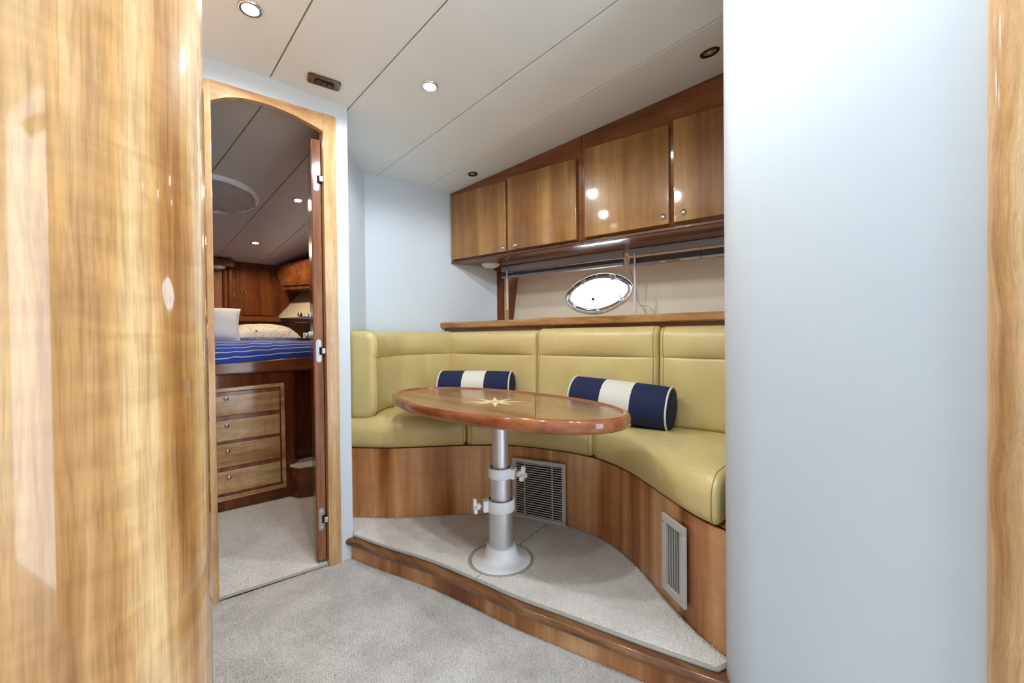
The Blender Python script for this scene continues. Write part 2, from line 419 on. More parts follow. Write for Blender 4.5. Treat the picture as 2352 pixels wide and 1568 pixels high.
def inside(poly, X, Y):
    x0 = np.array([p[0] for p in poly]); y0 = np.array([p[1] for p in poly]); x1 = np.roll(x0, -1); y1 = np.roll(y0, -1)
    c = np.zeros(len(X), bool)
    for a, b, p, q in zip(x0, y0, x1, y1):
        if b == q: continue
        c ^= ((b > Y) != (q > Y)) & (X < (p-a)*(Y-b)/(q-b)+a)
    return c
def pile(name, poly, z, mat, parent, step, h, keep=None):
    xs = [p[0] for p in poly]; ys = [p[1] for p in poly]
    gx, gy = np.meshgrid(np.arange(min(xs), max(xs), step), np.arange(min(ys), max(ys), step))
    X = gx.ravel()+rng.uniform(-.5, .5, gx.size)*step; Y = gy.ravel()+rng.uniform(-.5, .5, gx.size)*step
    ok = inside(poly, X, Y)
    if keep is not None: ok &= keep(X, Y)
    X, Y = X[ok], Y[ok]; n = len(X); a = rng.uniform(0, 2*PI, n); w = step*0.85
    P = np.zeros((n, 4, 3))
    for k in range(3):
        P[:, k, 0] = X+np.cos(a+k*2.094)*w*.75; P[:, k, 1] = Y+np.sin(a+k*2.094)*w*.75; P[:, k, 2] = z
    P[:, 3, 0] = X+rng.normal(0, .45, n)*step; P[:, 3, 1] = Y+rng.normal(0, .45, n)*step; P[:, 3, 2] = z+h*rng.uniform(.55, 1.0, n)
    I = (np.arange(n)*4)[:, None, None]; T = (I+np.array([[0, 1, 3], [1, 2, 3], [2, 0, 3]])[None]).reshape(-1, 3)
    me = bpy.data.meshes.new(name); me.vertices.add(n*4); me.vertices.foreach_set('co', P.reshape(-1))
    m = len(T); me.loops.add(m*3); me.loops.foreach_set('vertex_index', T.reshape(-1).astype(np.int32))
    me.polygons.add(m); me.polygons.foreach_set('loop_start', (np.arange(m)*3).astype(np.int32)); me.update(calc_edges=True)
    me.materials.append(M[mat]); o = bpy.data.objects.new(name, me); link(o, parent); o['kind'] = 'stuff'
    return o

# ------------------------------------------------------------------ plan of the place (metres; y forward to the bow, x to starboard)
DA, DB = Vector((0.281, 1.924, 0)), Vector((0.749, 1.880, 0))      # door bulkhead line
dd = (DB-DA).normalized()
W0, W1 = Vector((1.126, 2.437, 0)), Vector((1.654, 2.297, 0))      # forward wall of the dinette
wd = (W1-W0).normalized()
hu = Vector((-math.sin(math.radians(10)), math.cos(math.radians(10)), 0)); hn = Vector((hu.y, -hu.x, 0))   # along / out of the hull side
C0 = Vector((1.66, 2.297, 0))     # overhead cabinet front line
S0 = Vector((1.60, 2.31, 0))      # ledge front line
H0 = Vector((2.115, 2.175, 0))    # hull lining line at ledge height
SX = [(-1.45, 0, 2.11), (0.488, 1.905, 2.061), (0.800, 1.93, 2.040), (1.199, 2.418, 1.996), (1.502, 2.337, 1.978)]
def seam_z(i, y): return SX[i][2]+0.05*(SX[i][1]-y) if i else 2.061+0.05*(1.905-y)-0.01
def cab_top(y):   # ceiling edge above the cabinets
    return 1.96+(2.297-y)*0.114
def cab_x(y): return 1.66+(2.297-y)*math.tan(math.radians(10))
def ceil_z(x, y):
    xs = [s[0] for s in SX]+[cab_x(y)]; zs = [seam_z(i, y) for i in range(5)]+[cab_top(y)]
    for i in range(5):
        if x <= xs[i+1]: f = (x-xs[i])/(xs[i+1]-xs[i]); return zs[i]+(zs[i+1]-zs[i])*f
    return zs[-1]
def on_ceiling(px, py):
    z = 2.03
    for _ in range(30): p = on_z(px, py, z); z = ceil_z(p.x, p.y)
    return p
def ceil_n(x, y):
    e = 0.02; gx = (ceil_z(x+e, y)-ceil_z(x-e, y))/(2*e); gy = (ceil_z(x, y+e)-ceil_z(x, y-e))/(2*e)
    return Vector((gx, gy, -1)).normalized()      # pointing down into the room

# ------------------------------------------------------------------ structure
def structure(name, geo, mat, label, cat, smooth=40, bevel=0.0):
    return tag(add(name, geo, mat, None, smooth, bevel), label, cat, None, 'structure')

STEP_TOP = [(.760, 1.885), (.773, 1.84), (.816, 1.676), (.894, 1.425), (.942, 1.184), (.973, 1.013), (1.022, .827), (1.072, .628), (1.107, .503), (1.135, .406), (1.16, .33)]
BASE = [(.80, 2.135), (.876, 2.055), (1.002, 1.913), (1.136, 1.806), (1.306, 1.67), (1.453, 1.506), (1.525, 1.325), (1.558, 1.16), (1.545, 1.02), (1.485, .867), (1.395, .725), (1.318, .61), (1.262, .52), (1.224, .426), (1.19, .33)]
STEPC = spline(STEP_TOP, 90); BASEC = spline(BASE, 140)
PZ = 0.085     # platform deck under the carpet

floor = structure('floor', box(-1.45, 1.30, -1.6, 1.93, -0.03, 0.0), 'carpet2', 'grey beige carpeted floor of the saloon walkway', 'floor', 0)
# raised platform of the dinette
plat_poly = [tuple(p) for p in STEPC]+[(2.2, .33, 0), (2.0, 2.3, 0), (1.1, 2.5, 0), (.76, 2.2, 0)]
plat = thing('platform', 'raised dinette platform with varnished riser and worn wooden nosing', 'platform', (1.2, 1.2, 0), None, 'structure')
add('deck', prism([(p[0]+.02, p[1], 0.0) for p in plat_poly[:len(STEPC)]]+[(p[0], p[1], 0.0) for p in plat_poly[len(STEPC):]], (0, 0, PZ)), 'base', plat, 0)
ris = [Vector((p.x+.030, p.y, 0)) for p in STEPC]
add('riser', sweep(ris, [(-0.012, 0.0), (0.006, 0.0), (0.006, .074), (-0.012, .074)]), 'riser', plat, 30)
nos = [(-0.032, .066), (0.018, .066), (0.024, .070), (0.027, .077), (0.026, .086), (0.021, .093), (0.014, .096), (-0.032, .096)]
nos = [(a-.022, b) for a, b in nos]
add('nosing', sweep(STEPC, nos), 'nosing', plat, 50)

# door bulkhead with its opening
bt = 0.045
def dpt(s, z, off=0.0):   # s metres along the bulkhead from DA, off = away from the camera
    n = Vector((-dd.y, dd.x, 0)); p = DA+dd*s+n*off; return Vector((p.x, p.y, z))
def s_of(x): return (x-DA.x)/dd.x
OP0, OP1, OPZ = s_of(.283), s_of(.690), 1.96
END = s_of(.790)
def dbox(s0, s1, z0, z1, o0, o1): return prism([dpt(s0, z0, o0), dpt(s1, z0, o0), dpt(s1, z1, o0), dpt(s0, z1, o0)], dpt(0, 0, o1)-dpt(0, 0, o0))
structure('wall_door', join(dbox(-1.75, OP0-.012, 0, 2.2, 0, bt), dbox(OP1+.005, END, 0, 2.2, 0, bt), dbox(OP0-.012, OP1+.005, OPZ, 2.2, 0, bt)), 'white', 'white vinyl bulkhead with the arched doorway', 'wall', 20)
structure('wall_return', join(vwall((.790, 1.905), (.790, 2.066), 0, 2.12, .03), vwall((.790, 2.064), (W0.x, W0.y), 0, 2.12, .03)), 'white', 'white angled wall behind the left end of the settee', 'wall', 20)
WE = W0+wd*0.893    # where the white vinyl ends
structure('wall_forward', vwall((W0.x, W0.y), (WE.x, WE.y), 0, 2.12, .03), 'white', 'white vinyl forward wall of the dinette', 'wall', 20)

# hull lining with the hole for the port light
FL = 0.13      # flare: metres outboard per metre up
def hpt(s, z, w=0.0):     # s along hull forward from H0, w outboard
    return H0+hu*s+hn*((z-1.12)*FL+w)+Vector((0, 0, z))
HS, HZ = (Vector((2.225, 1.53, 0))-H0).dot(hu), 1.272
PA, PB = 0.232, 0.131
def lens(a, b, q, n=1.78):
    c, s = math.cos(q), math.sin(q); return a*math.copysign(abs(c)**(2/n), c)*1.0, b*math.copysign(abs(s)**(2/n), s)
NP = 72
qs = [2*PI*i/NP for i in range(NP)]
TILT = math.radians(5)
def port(a, b, q, w=0.0):
    x, y = lens(a, b, q); x, y = x*math.cos(TILT)-y*math.sin(TILT), x*math.sin(TILT)+y*math.cos(TILT)
    return hpt(HS-x, HZ+y, w)
inner = [port(PA-.012, PB-.012, q) for q in qs]
S_LO, S_HI, Z_LO, Z_HI = -2.2, 0.04, 0.95, 1.60
def rect_pt(q):
    x, y = lens(1, 1, q, 2)
    tx = ((HS-S_LO) if x > 0 else (S_HI-HS))/max(abs(x), 1e-6); ty = ((Z_HI-HZ) if y > 0 else (HZ-Z_LO))/max(abs(y), 1e-6)
    t = min(tx, ty); return hpt(HS-x*t, HZ+y*t)
cor = [math.atan2(zz-HZ, HS-ss) % (2*PI) for ss in (S_LO, S_HI) for zz in (Z_LO, Z_HI)]
outer = [rect_pt(q) for q in qs]
for cq, (ss, zz) in zip(cor, [(a, b) for a in (S_LO, S_HI) for b in (Z_LO, Z_HI)]):
    i = min(range(NP), key=lambda i: abs((qs[i]-cq+PI) % (2*PI)-PI)); outer[i] = hpt(ss, zz)
V = inner+outer+[p+hn*.05 for p in inner]
Fh = [[i, (i+1) % NP, NP+(i+1) % NP, NP+i] for i in range(NP)]+[[i, (i+1) % NP, 2*NP+(i+1) % NP, 2*NP+i] for i in range(NP)]
structure('wall_hull', (V, Fh), 'hull', 'cream vinyl hull lining behind the ledge with the oval port', 'wall', 20)

# right-hand wall with its rounded corner, and the end wall of the dinette behind it
cc, cr = Vector((1.21, .322, 0)), 0.09
pl = [Vector((1.12, -.23, 0)), Vector((1.12, -.1, 0)), Vector((1.12, .10, 0))]
for k in range(13):
    a = PI-(PI/2)*k/12; pl.append(cc+Vector((math.cos(a), math.sin(a), 0))*cr)
pl += [Vector((1.7, .412, 0)), Vector((2.5, .412, 0))]
structure('wall_right', sweep(pl, [(0, 0), (0.03, 0), (0.03, 2.28), (0, 2.28)]), 'white_shaded', 'pale vinyl wall with rounded corner close to the camera on the right', 'wall', 40)
t2 = tag(add('trim_2', prism([(1.122, -.052, 0), (1.108, -.056, 0), (1.097, -.066, 0), (1.094, -.085, 0), (1.094, -.23, 0), (1.122, -.23, 0)], (0, 0, 2.25)), 'ash_z', None, 40), 'pale ash trim board at the right edge of the picture', 'trim', None, 'structure')

# left: big curved varnished panel
ccx, ccy, cR = -0.207, 1.045, 0.35
cp = [Vector((-1.45, ccy-cR, 0))]
for k in range(41):
    a = -PI/2+(PI/2)*k/40; cp.append(Vector((ccx+cR*math.cos(a), ccy+cR*math.sin(a), 0)))
cp += [Vector((ccx+cR-.01, 1.94, 0))]
structure('wall_left', sweep(cp, [(0, 0), (0, 2.16), (-0.03, 2.16), (-0.03, 0)]), 'column', 'large curved glossy cherry panel filling the left of the picture', 'panel', 40)
structure('wall_port', box(-1.48, -1.45, -1.6, 1.0, 0, 2.3), 'white', 'white side wall of the saloon beyond the left edge', 'wall', 0)
structure('wall_aft', join(box(-1.45, .45, -1.63, -1.6, 0, 2.3), box(.45, 1.15, -1.63, -1.6, 1.95, 2.3), box(1.08, 1.15, -1.63, -1.6, 0, 1.95)), 'white', 'white aft wall with an open doorway behind the camera', 'wall', 0)
structure('wall_companionway', join(box(1.12, 1.15, -1.6, -.90, 0, 2.28), box(1.12, 1.15, -.90, -.23, 1.95, 2.28)), 'white', 'white wall around the open companionway, past the right trim', 'wall', 0)

# ceiling panels
ceiling = thing('ceiling', 'cream vinyl headliner in long panels above the dinette', 'ceiling', (0.8, 0.8, 2.1), None, 'structure')
def ceil_panel(i):
    g = 0.0023; y0, y1 = -1.62, (1.955 if i < 2 else 2.48)
    V, F = [], []; ys = [y0+(y1-y0)*k/14 for k in range(15)]; xsn = 8 if i == 4 else 4
    for y in ys:
        xa = SX[i][0]+g; xb = (SX[i+1][0] if i < 4 else cab_x(y)+.05)-g
        for k in range(xsn+1):
            x = xa+(xb-xa)*k/xsn
            V.append((x, y, ceil_z(x, y)))
    w = xsn+1; n = len(V)
    F = [[r*w+k, r*w+k+1, (r+1)*w+k+1, (r+1)*w+k] for r in range(14) for k in range(xsn)]
    V2 = [(v[0], v[1], v[2]+.02) for v in V]; F2 = [[q+n for q in f][::-1] for f in F]
    edge = list(range(w))+[r*w+xsn for r in range(1, 15)]+[14*w+k for k in range(xsn-1, -1, -1)]+[r*w for r in range(13, 0, -1)]
    F3 = [[edge[a], edge[(a+1) % len(edge)], n+edge[(a+1) % len(edge)], n+edge[a]] for a in range(len(edge))]
    return V+V2, F+F2+F3
for i in range(5):
    add('headliner_panel', ceil_panel(i), 'ceil', ceiling, 40, 0.004, None, 3)
add('backing', box(-1.5, 2.3, -1.63, 2.5, 2.30, 2.32), 'black', ceiling, 0)

# ------------------------------------------------------------------ door frame and door
tr = thing('trim_1', 'pale ash door frame with an arched head', 'door frame', dpt(OP0, 0), None, 'structure')
J0, J1 = s_of(.684), s_of(.737)
add('jamb', dbox(J0, J1, 0, 1.981, -.012, bt+.012), 'ash_z', tr, 30, .003)
add('jamb', dbox(s_of(.262), s_of(.290), 0, 1.977, -.012, bt+.012), 'ash_z', tr, 30, .003)
arch = [(.286, 1.898), (.34, 1.928), (.397, 1.944), (.46, 1.949), (.517, 1.945), (.57, 1.936), (.615, 1.924), (.65, 1.914), (.684, 1.902)]
arch = [(p.x, p.y) for p in spline(arch, 40)]
ol = [dpt(s_of(x), z, -.010) for x, z in arch]+[dpt(s_of(.684), 1.980, -.010), dpt(s_of(.286), 1.978, -.010)]
add('arched_head', prism(ol, dpt(0, 0, .016)-dpt(0, 0, -.010)), 'ash_x', tr, 30)

la = math.radians(16.5); ld = Vector((math.sin(la), math.cos(la), 0)); ln = Vector((-ld.y, ld.x, 0))   # leaf direction, towards its left face
lr = Vector((.683, 1.908, 0)); lt_ = .036; LL = .405
dr = thing('door_1', 'open varnished cabin door standing edge-on in the doorway', 'door', lr, None, 'structure')
def lf(a, b, z): p = lr+ld*a+ln*b; return Vector((p.x, p.y, z))
top = [(0, 1.875), (.10, 1.895), (.2, 1.915), (.3, 1.915), (LL, 1.87)]
ol = [lf(0, 0, .022), lf(LL, 0, .022)]+[lf(a, 0, z) for a, z in top[::-1]]
leaf = add('leaf', prism(ol, ln*lt_), 'leaf', dr, 30, .002)
add('face_panel', prism([lf(.004, lt_, .026), lf(LL-.004, lt_, .026), lf(LL-.004, lt_, 1.86), lf(.004, lt_, 1.87)], ln*.003), 'dark_z', dr, 30)
def slot(cx, cz, w, h, n=8):
    o = []
    for k in range(n+1): a = PI*k/n; o.append((cx+w*math.cos(a), cz+h+w*math.sin(a)))
    for k in range(n+1): a = PI+PI*k/n; o.append((cx+w*math.cos(a), cz-h+w*math.sin(a)))
    return o
for hz in (1.70, .948, .205):
    pl_ = add('hinge', prism([lf(-.002, b, z) for b, z in slot(lt_*.5, hz, .0105, .040)], ld*.002), 'steel', dr, 30)
    add('knuckle', xf(box(-.012, .012, -.016, .004, hz-.017, hz+.017), frame((lf(-.004, .004, 0)), ln, -ld, (0, 0, 1))), 'black', pl_, 30, .002)
    add('pivot', xf(box(-.012, .010, -.004, .010, hz-.012, hz+.012), frame((lf(-.008, -.003, 0)), ln, -ld, (0, 0, 1))), 'chrome', pl_, 30, .002)
    for s in (-1, 1):
        add('screw', lathe([(.004, 0), (.004, .0015), (.001, .0020)], 12, frame(lf(-.002, lt_*.5, hz+s*.036), ln, (0, 0, 1), -ld)), 'chrome', pl_, 40)
hd = add('lever_handle', join(
    lathe([(.016, 0), (.016, .008), (.013, .012)], 20, frame(lf(LL-.055, lt_+.003, 1.118), ld, (0, 0, 1), ln)),
    tube([lf(LL-.055, lt_+.01, 1.118), lf(LL-.055, lt_+.042, 1.118), lf(LL-.07, lt_+.05, 1.119), lf(LL-.13, lt_+.052, 1.121)], .0065, 10)), 'steel', dr, 40)
add('lever_knob', lathe([(.004, -.010), (.009, -.008), (.011, 0), (.009, .008), (.004, .010)], 16, Matrix.Translation(lf(LL-.135, lt_+.052, 1.121))), 'steel', dr, 60)
add('lock_turn', join(lathe([(.018, 0), (.018, .010), (.012, .014), (.012, .024), (.009, .026)], 20, frame(lf(LL-.055, lt_+.003, 1.02), ld, (0, 0, 1), ln)),
    xf(box(-.004, .004, -.014, .014, .022, .034), frame(lf(LL-.055, lt_+.003, 1.02), ld, (0, 0, 1), ln))), 'steel', dr, 40)

# ------------------------------------------------------------------ settee base
sb = thing('settee_base', 'curved cherry settee base under the yellow seat cushions', 'settee base', (1.55, 1.2, PZ))
BZ = 0.452
add('front_panel', sweep(BASEC, [(0.0, PZ), (-0.018, PZ), (-0.018, BZ), (0.0, BZ)]), 'base', sb, 40)
deck = [tuple(p) for p in BASEC]+[(2.0, .425, 0), (1.66, 2.26, 0), (1.13, 2.41, 0)]
add('seat_deck', prism([(p[0]+.012, p[1]+.004, BZ-.018) for p in deck], (0, 0, .018)), 'base', sb, 0)

# seat cushions (three) and back cushions (three)
BX = Vector((1.530, 2.130, 0))                           # backrest front line at the seat
def bk(s, w=0.0): return BX-hu*s+hn*w                     # s metres aft of the corner
def base_at(x=None, y=None, lo=0, hi=1):
    best = min(range(len(BASEC)), key=lambda i: abs(BASEC[i].y-y)+(abs(BASEC[i].x-x) if x else 0)); return best
i1 = base_at(1.296, 1.68); i2 = base_at(1.553, 1.085)
def off(pts, o):
    out = []
    for i, p in enumerate(pts):
        t = (pts[min(i+1, len(pts)-1)]-pts[max(i-1, 0)]).normalized(); out.append(p+Vector((t.y, -t.x, 0))*o)
    return out
FB = off(BASEC, .012)
ST0, ST1 = .454, .600
cush = [
 ('yellow leather seat cushion at the left end of the settee', FB[3:i1+1], [(.95, 2.20), (1.10, 2.32), (1.30, 2.275), (1.48, 2.20)]),
 ('yellow leather middle seat cushion behind the table post', FB[i1:i2+1], [tuple(bk(-.02, .03)), tuple(bk(.45, .03)), tuple(bk(1.0, .03))]),
 ('yellow leather seat cushion at the right end of the settee, above the narrow vent', FB[i2:-7], [tuple(bk(1.0, .03)), tuple(bk(1.35, .03)), tuple(bk(1.70, .03))])]
for k, (lab, fr, bc) in enumerate(cush):
    c = tag(add('seat_cushion', cushion(fr, bc, ST0, ST1, .062, .022, 0, .014, None, .030, 30, .0025, k*5.3), 'leather', None, 50), lab, 'cushion', 'seat cushions of the settee')
    seams(c)
BT = 1.036
e0 = [(.960, 1.985), (1.03, 2.075), (1.12, 2.155), (1.22, 2.205), (1.32, 2.20), (1.43, 2.18), (1.575, 2.142)]
e1 = [(.862, 2.085), (.93, 2.190), (1.03, 2.30), (1.14, 2.40), (1.30, 2.365), (1.46, 2.325), (1.62, 2.28)]
f1 = spline(e0, 60); b1 = spline(e1, 60)
hull_f = [bk(.0), bk(.615)]; hull_b = [bk(-.02, .125), bk(.615, .125)]
bc1 = thing('back_cushion', 'yellow leather corner back cushion wrapping from the doorway to the first joint', 'cushion', (1.4, 2.2, ST1), 'back cushions of the settee')
add('wrapped_section', cushion(f1, b1, .592, BT+.006, .050, .036, .0, .01, .902, .06, 40, .0035, 1.7), 'leather', bc1, 50)
seams(bc1, (0,))
add('side_section', cushion([bk(-.035), bk(.618)], [bk(-.07, .088), bk(.618, .088)], .592, BT, .042, .014, .012, .01, .902, .03, 26, .0012, 4.4), 'leather', bc1, 50)
bcm = tag(add('back_cushion', cushion([bk(.622), bk(1.264)], [bk(.622, .088), bk(1.264, .088)], .592, BT+.008, .042, .020, .012, .01, .902, .03, 28, .0012, 8.1), 'leather', None, 50),
    'yellow leather back cushion in the middle, below the oval port', 'cushion', 'back cushions of the settee')
seams(bcm)
bcr = tag(add('back_cushion', cushion([bk(1.268), bk(1.72)], [bk(1.268, .088), bk(1.72, .088)], .592, BT+.004, .042, .020, .012, .01, .902, .03, 24, .0012, 12.6), 'leather', None, 50),
    'yellow leather back cushion at the right end against the pale wall', 'cushion', 'back cushions of the settee')
seams(bcr)

# ------------------------------------------------------------------ ledge behind the backrests
lg = thing('ledge', 'cherry ledge with rounded nosing above the back cushions', 'ledge', (S0.x, S0.y, 1.06))
def sp(s, w): return S0-hu*s+hn*w
add('nosing', sweep([sp(-.02, 0), sp(1.0, 0), sp(1.95, 0)], [(0.012, 1.062), (0.018, 1.068), (0.019, 1.092), (0.012, 1.101), (-.03, 1.102), (-.03, 1.062)]), 'ledge', lg, 40)
add('top_board', prism([sp(-.02, .028), sp(1.93, .028), sp(1.93, .62), sp(-.02, .56)], (0, 0, .014)), 'ledge', lg, 30, 0, Matrix.Translation((0, 0, 1.087)))
add('apron', prism([sp(-.01, .010), sp(1.93, .010), sp(1.93, .026), sp(-.01, .026)], (0, 0, .20)), 'cab', lg, 30, 0, Matrix.Translation((0, 0, .865)))

# wooden end panel at the forward end of the port recess
ep = thing('end_panel', 'dark cherry end panel with a pale strip beside the raised blind', 'panel', (WE.x, WE.y, 1.1))
def wp(px, py): return on_line(px, py, W0, W1)
fwn = Vector((wd.y, -wd.x, 0))     # towards the camera
WZ = W0+wd*1.125
add('board', vwall((WE.x, WE.y), (WZ.x, WZ.y), .95, 1.56, .02), 'dark_z', ep, 30)
a, b = W0+wd*.949, W0+wd*.981
add('strip', vwall((a.x, a.y), (b.x, b.y), 1.10, 1.50, -.014), 'ash_z', ep, 30, .003)
a, b = W0+wd*.872, W0+wd*.96
add('cap', vwall((a.x, a.y), (b.x, b.y), 1.468, 1.51, -.012), 'dark_x', ep, 30, .002)

# ------------------------------------------------------------------ overhead cabinets (two units)
def cpt(s, w, z): p = C0-hu*s+hn*w; return Vector((p.x, p.y, z))
def y_to_s(y): return (2.297-y)/math.cos(math.radians(10))
units = [(0.0, y_to_s(1.345), 'left overhead cherry cabinet above the lamp and ledge'), (y_to_s(1.345)+.002, y_to_s(.43), 'right overhead cherry cabinet running behind the pale wall')]
DOORS = [[(2.276, 1.832, 1.515, 1.938), (1.818, 1.368, 1.517, 1.950)], [(1.322, .896, 1.520, 1.984), (.876, .46, 1.522, 1.995)]]
KN = [[(1156, 569), (1183, 563)], [(1523, 498), (1570, 487)]]
dlab = [['leftmost cabinet door', 'second cabinet door'], ['third cabinet door', 'rightmost cabinet door']]
for ui, (s0, s1, lab) in enumerate(units):
    cb = thing('overhead_cabinet', lab, 'cabinet', cpt(s0, 0, 1.49), 'overhead cabinets')
    prof = [(0.40, 1.494), (.045, 1.494), (.022, 1.498), (.007, 1.507), (0, 1.522)]
    V, F = [], []
    for s in (s0, s1):
        yy = cpt(s, 0, 0).y; zt = cab_top(yy)+.012
        for w, z in prof+[(0, zt), (.40, zt)]: V.append(cpt(s, w, z))
    k = len(prof)+2
    F = [list(range(k)), list(range(k, 2*k))[::-1]]+[[j, (j+1) % k, k+(j+1) % k, k+j] for j in range(k)]
    add('carcass', (V, F), 'cab', cb, 50)
    # lower lip below the doors
    add('lip', (lambda g: g)(prism([cpt(s0+.001, -.004, 1.494), cpt(s1-.001, -.004, 1.494), cpt(s1-.001, -.004, 1.509), cpt(s0+.001, -.004, 1.509)], hn*.01)), 'mahog', cb, 40, .003)
    for di, (ya, yb, za, zb) in enumerate(DOORS[ui]):
        sa, sbb = y_to_s(ya), y_to_s(yb)
        # the front leans out slightly towards its top
        ol = [cpt(sa, -.001, za), cpt(sbb, -.001, za), cpt(sbb, -.001, zb), cpt(sa, -.001, zb)]
        dm = add('cabinet_door', prism(ol, -hn*.020), 'door', cb, 30, .004, None, 3)
        dm['label'] = 'glossy cherry ' + dlab[ui][di]
        kx, ky = KN[ui][di]; kp = on_plane(kx, ky, cpt(0, -.021, 0), hn)
        kf = frame(kp, hu, (0, 0, 1), -hn)
        kb = add('push_latch', ring_lathe([(.011, 0), (.014, 0), (.0135, .004), (.012, .005), (.0105, .003)], 24, kf), 'chrome', dm, 50)
        add('button', lathe([(.0085, 0), (.0085, .004), (.006, .006), (.002, .0065)], 20, kf), 'chrome', dm, 50)

# round lamp under the cabinet
pk = on_z(1127, 606, 1.494)
lp = thing('dome_lamp', 'round white dome lamp under the left end of the overhead cabinet', 'lamp', (pk.x, pk.y, 1.494))
add('base_ring', lathe([(.060, 0), (.062, -.006), (.058, -.011)], 36, Matrix.Translation((pk.x, pk.y, 1.494))), 'plastic', lp, 50)
add('lens', lathe([(.055, -.010), (.050, -.018), (.036, -.024), (.015, -.027), (.002, -.0275)], 36, Matrix.Translation((pk.x, pk.y, 1.494))), 'plastic', lp, 60)

# ------------------------------------------------------------------ raised blinds
def yb(y): return (2.349-y)/math.cos(math.radians(10))      # station along the hull for a point 0.3 m behind the cabinet front
def blind(s0, s1, zs, lab, wand_s, wand_z, sticker, loose):
    bl = thing('venetian_blind', lab, 'blind', cpt((s0+s1)/2, .30, zs[0]), 'raised blinds')
    def bar(nm, sa, sb_, z0, z1, w0, w1, mat, bv=.002):
        return add(nm, prism([cpt(sa, w0, z0), cpt(sb_, w0, z0), cpt(sb_, w0, z1), cpt(sa, w0, z1)], hn*(w1-w0)), mat, bl, 30, bv)
    bar('headrail', s0, s1, zs[0]-.036, zs[0], .285, .315, 'blindgrey')
    n = 9 if loose else 7; z = zs[0]-.045
    if loose: bar('slat', s0+.004, s1, z-.008, z-.0065, .288, .312, 'blinddark', 0); z -= .012
    for k in range(n):
        bar('slat', s0+.004, s1-.004, z-.0012, z, .286, .314, 'blinddark', 0); z -= .0027
    br = bar('bottom_rail', s0+.002, s1-.002, z-.017, z, .284, .316, 'blindgrey', .004)
    for f in (.18, .5, .82):
        sx = s0+(s1-s0)*f
        add('ladder_cord', tube([cpt(sx, .284, zs[0]-.036), cpt(sx, .281, z), cpt(sx, .281, z-.018)], .0012, 5), 'cord', bl, 60)
        add('cord_clip', xf(box(-.006, .006, -.003, .003, -.004, .004), frame(cpt(sx, .281, z-.014), hu, hn, (0, 0, 1))), 'blindgrey', bl, 30, .001)
    wd_ = add('wand', tube([cpt(wand_s, .275, zs[0]-.03), cpt(wand_s, .275, wand_z)], .0062, 10), 'clear', bl, 60)
    add('wand_hook', tube([cpt(wand_s, .284, zs[0]-.03), cpt(wand_s, .276, zs[0]-.028), cpt(wand_s, .275, zs[0]-.045)], .002, 6), 'steel', wd_, 60)
    add('wand_tip', lathe([(.0068, 0), (.0072, .012), (.0062, .022)], 12, Matrix.Translation(cpt(wand_s, .275, wand_z-.002))), 'clear', wd_, 60)
    if sticker:
        for (a, b, mt) in ((.335, .37, 'paper'), (.37, .47, 'warn'), (.47, .80, 'paper')):
            sa = s0+(s1-s0)*(a-.1); sb_ = s0+(s1-s0)*(b-.1)
            bar('sticker', sa, sb_, z-.0145, z-.006, .2832, .2842, mt, 0)
    return bl
s_a0, s_a1 = yb(2.150), yb(1.284)
blind(s_a0, s_a1, (1.488,), 'raised grey blind under the left cabinet, above the oval port', yb(2.092), 1.19, False, False)
blind(yb(1.253), yb(.50), (1.492,), 'raised grey blind on the right with the warning sticker', yb(1.213), 1.128, True, True)
# tangled pull cords hanging from the joint of the blinds
def hullp(px, py, w): return on_plane(px, py, H0-hn*w, hn)
cd = [(1437, 585), (1446, 615), (1456, 650), (1463, 680), (1470, 700), (1482, 702), (1495, 708), (1503, 720), (1500, 730)]
cd2 = [(1438, 586), (1450, 628), (1460, 665), (1466, 692), (1475, 705), (1486, 722)]
co = thing('pull_cord', 'thin blind cords hanging beside the oval port down to the ledge', 'cord', hullp(1437, 585, .03))
for c_ in (cd, cd2):
    add('strand', tube(spline([hullp(x, y, .03) for x, y in c_], 40), .0011, 5), 'cord', co, 60)

# ------------------------------------------------------------------ oval port light
wn = thing('window_1', 'oval chrome port light with bright daylight and three dogs', 'window', hpt(HS, HZ), None, 'structure')
def port_ring(loops):
    k = len(loops); V = [p for lp_ in loops for p in lp_]
    F = [[j*NP+i, j*NP+(i+1) % NP, ((j+1) % k)*NP+(i+1) % NP, ((j+1) % k)*NP+i] for j in range(k) for i in range(NP)]
    return V, F
L = lambda da, db, w: [port(PA+da, PB+db, q, w) for q in qs]
add('frame', port_ring([L(0, 0, -.001), L(-.001, -.001, -.008), L(-.004, -.004, -.011), L(-.024, -.024, -.012), L(-.027, -.027, -.009), L(-.027, -.027, .02), L(-.010, -.010, .02)]), 'chrome', wn, 50)
add('sash', port_ring([L(-.028, -.028, -.004), L(-.030, -.030, -.010), L(-.036, -.035, -.010), L(-.040, -.038, -.004), L(-.040, -.038, .015), L(-.028, -.028, .015)]), 'steel', wn, 50)
gl1 = L(-.036, -.036, .004); gl2 = L(-.036, -.036, .010)
add('pane', (gl1+gl2, [list(range(NP))[::-1], list(range(NP, 2*NP))]+[[i, (i+1) % NP, NP+(i+1) % NP, NP+i] for i in range(NP)]), 'glass', wn, 30)
hupv = (hn*FL+Vector((0, 0, 1))).normalized(); hin = -(hu.cross(hupv)).normalized()
if hin.dot(-hn) < 0: hin = -hin
for q in [PI*(k+.5)/7 for k in range(14)]:
    add('screw', lathe([(.0045, 0), (.0045, .001), (.002, .0022)], 12, frame(port(PA-.0145, PB-.0145, q, -.0118), hu, hupv, hin)), 'steel', wn, 40)
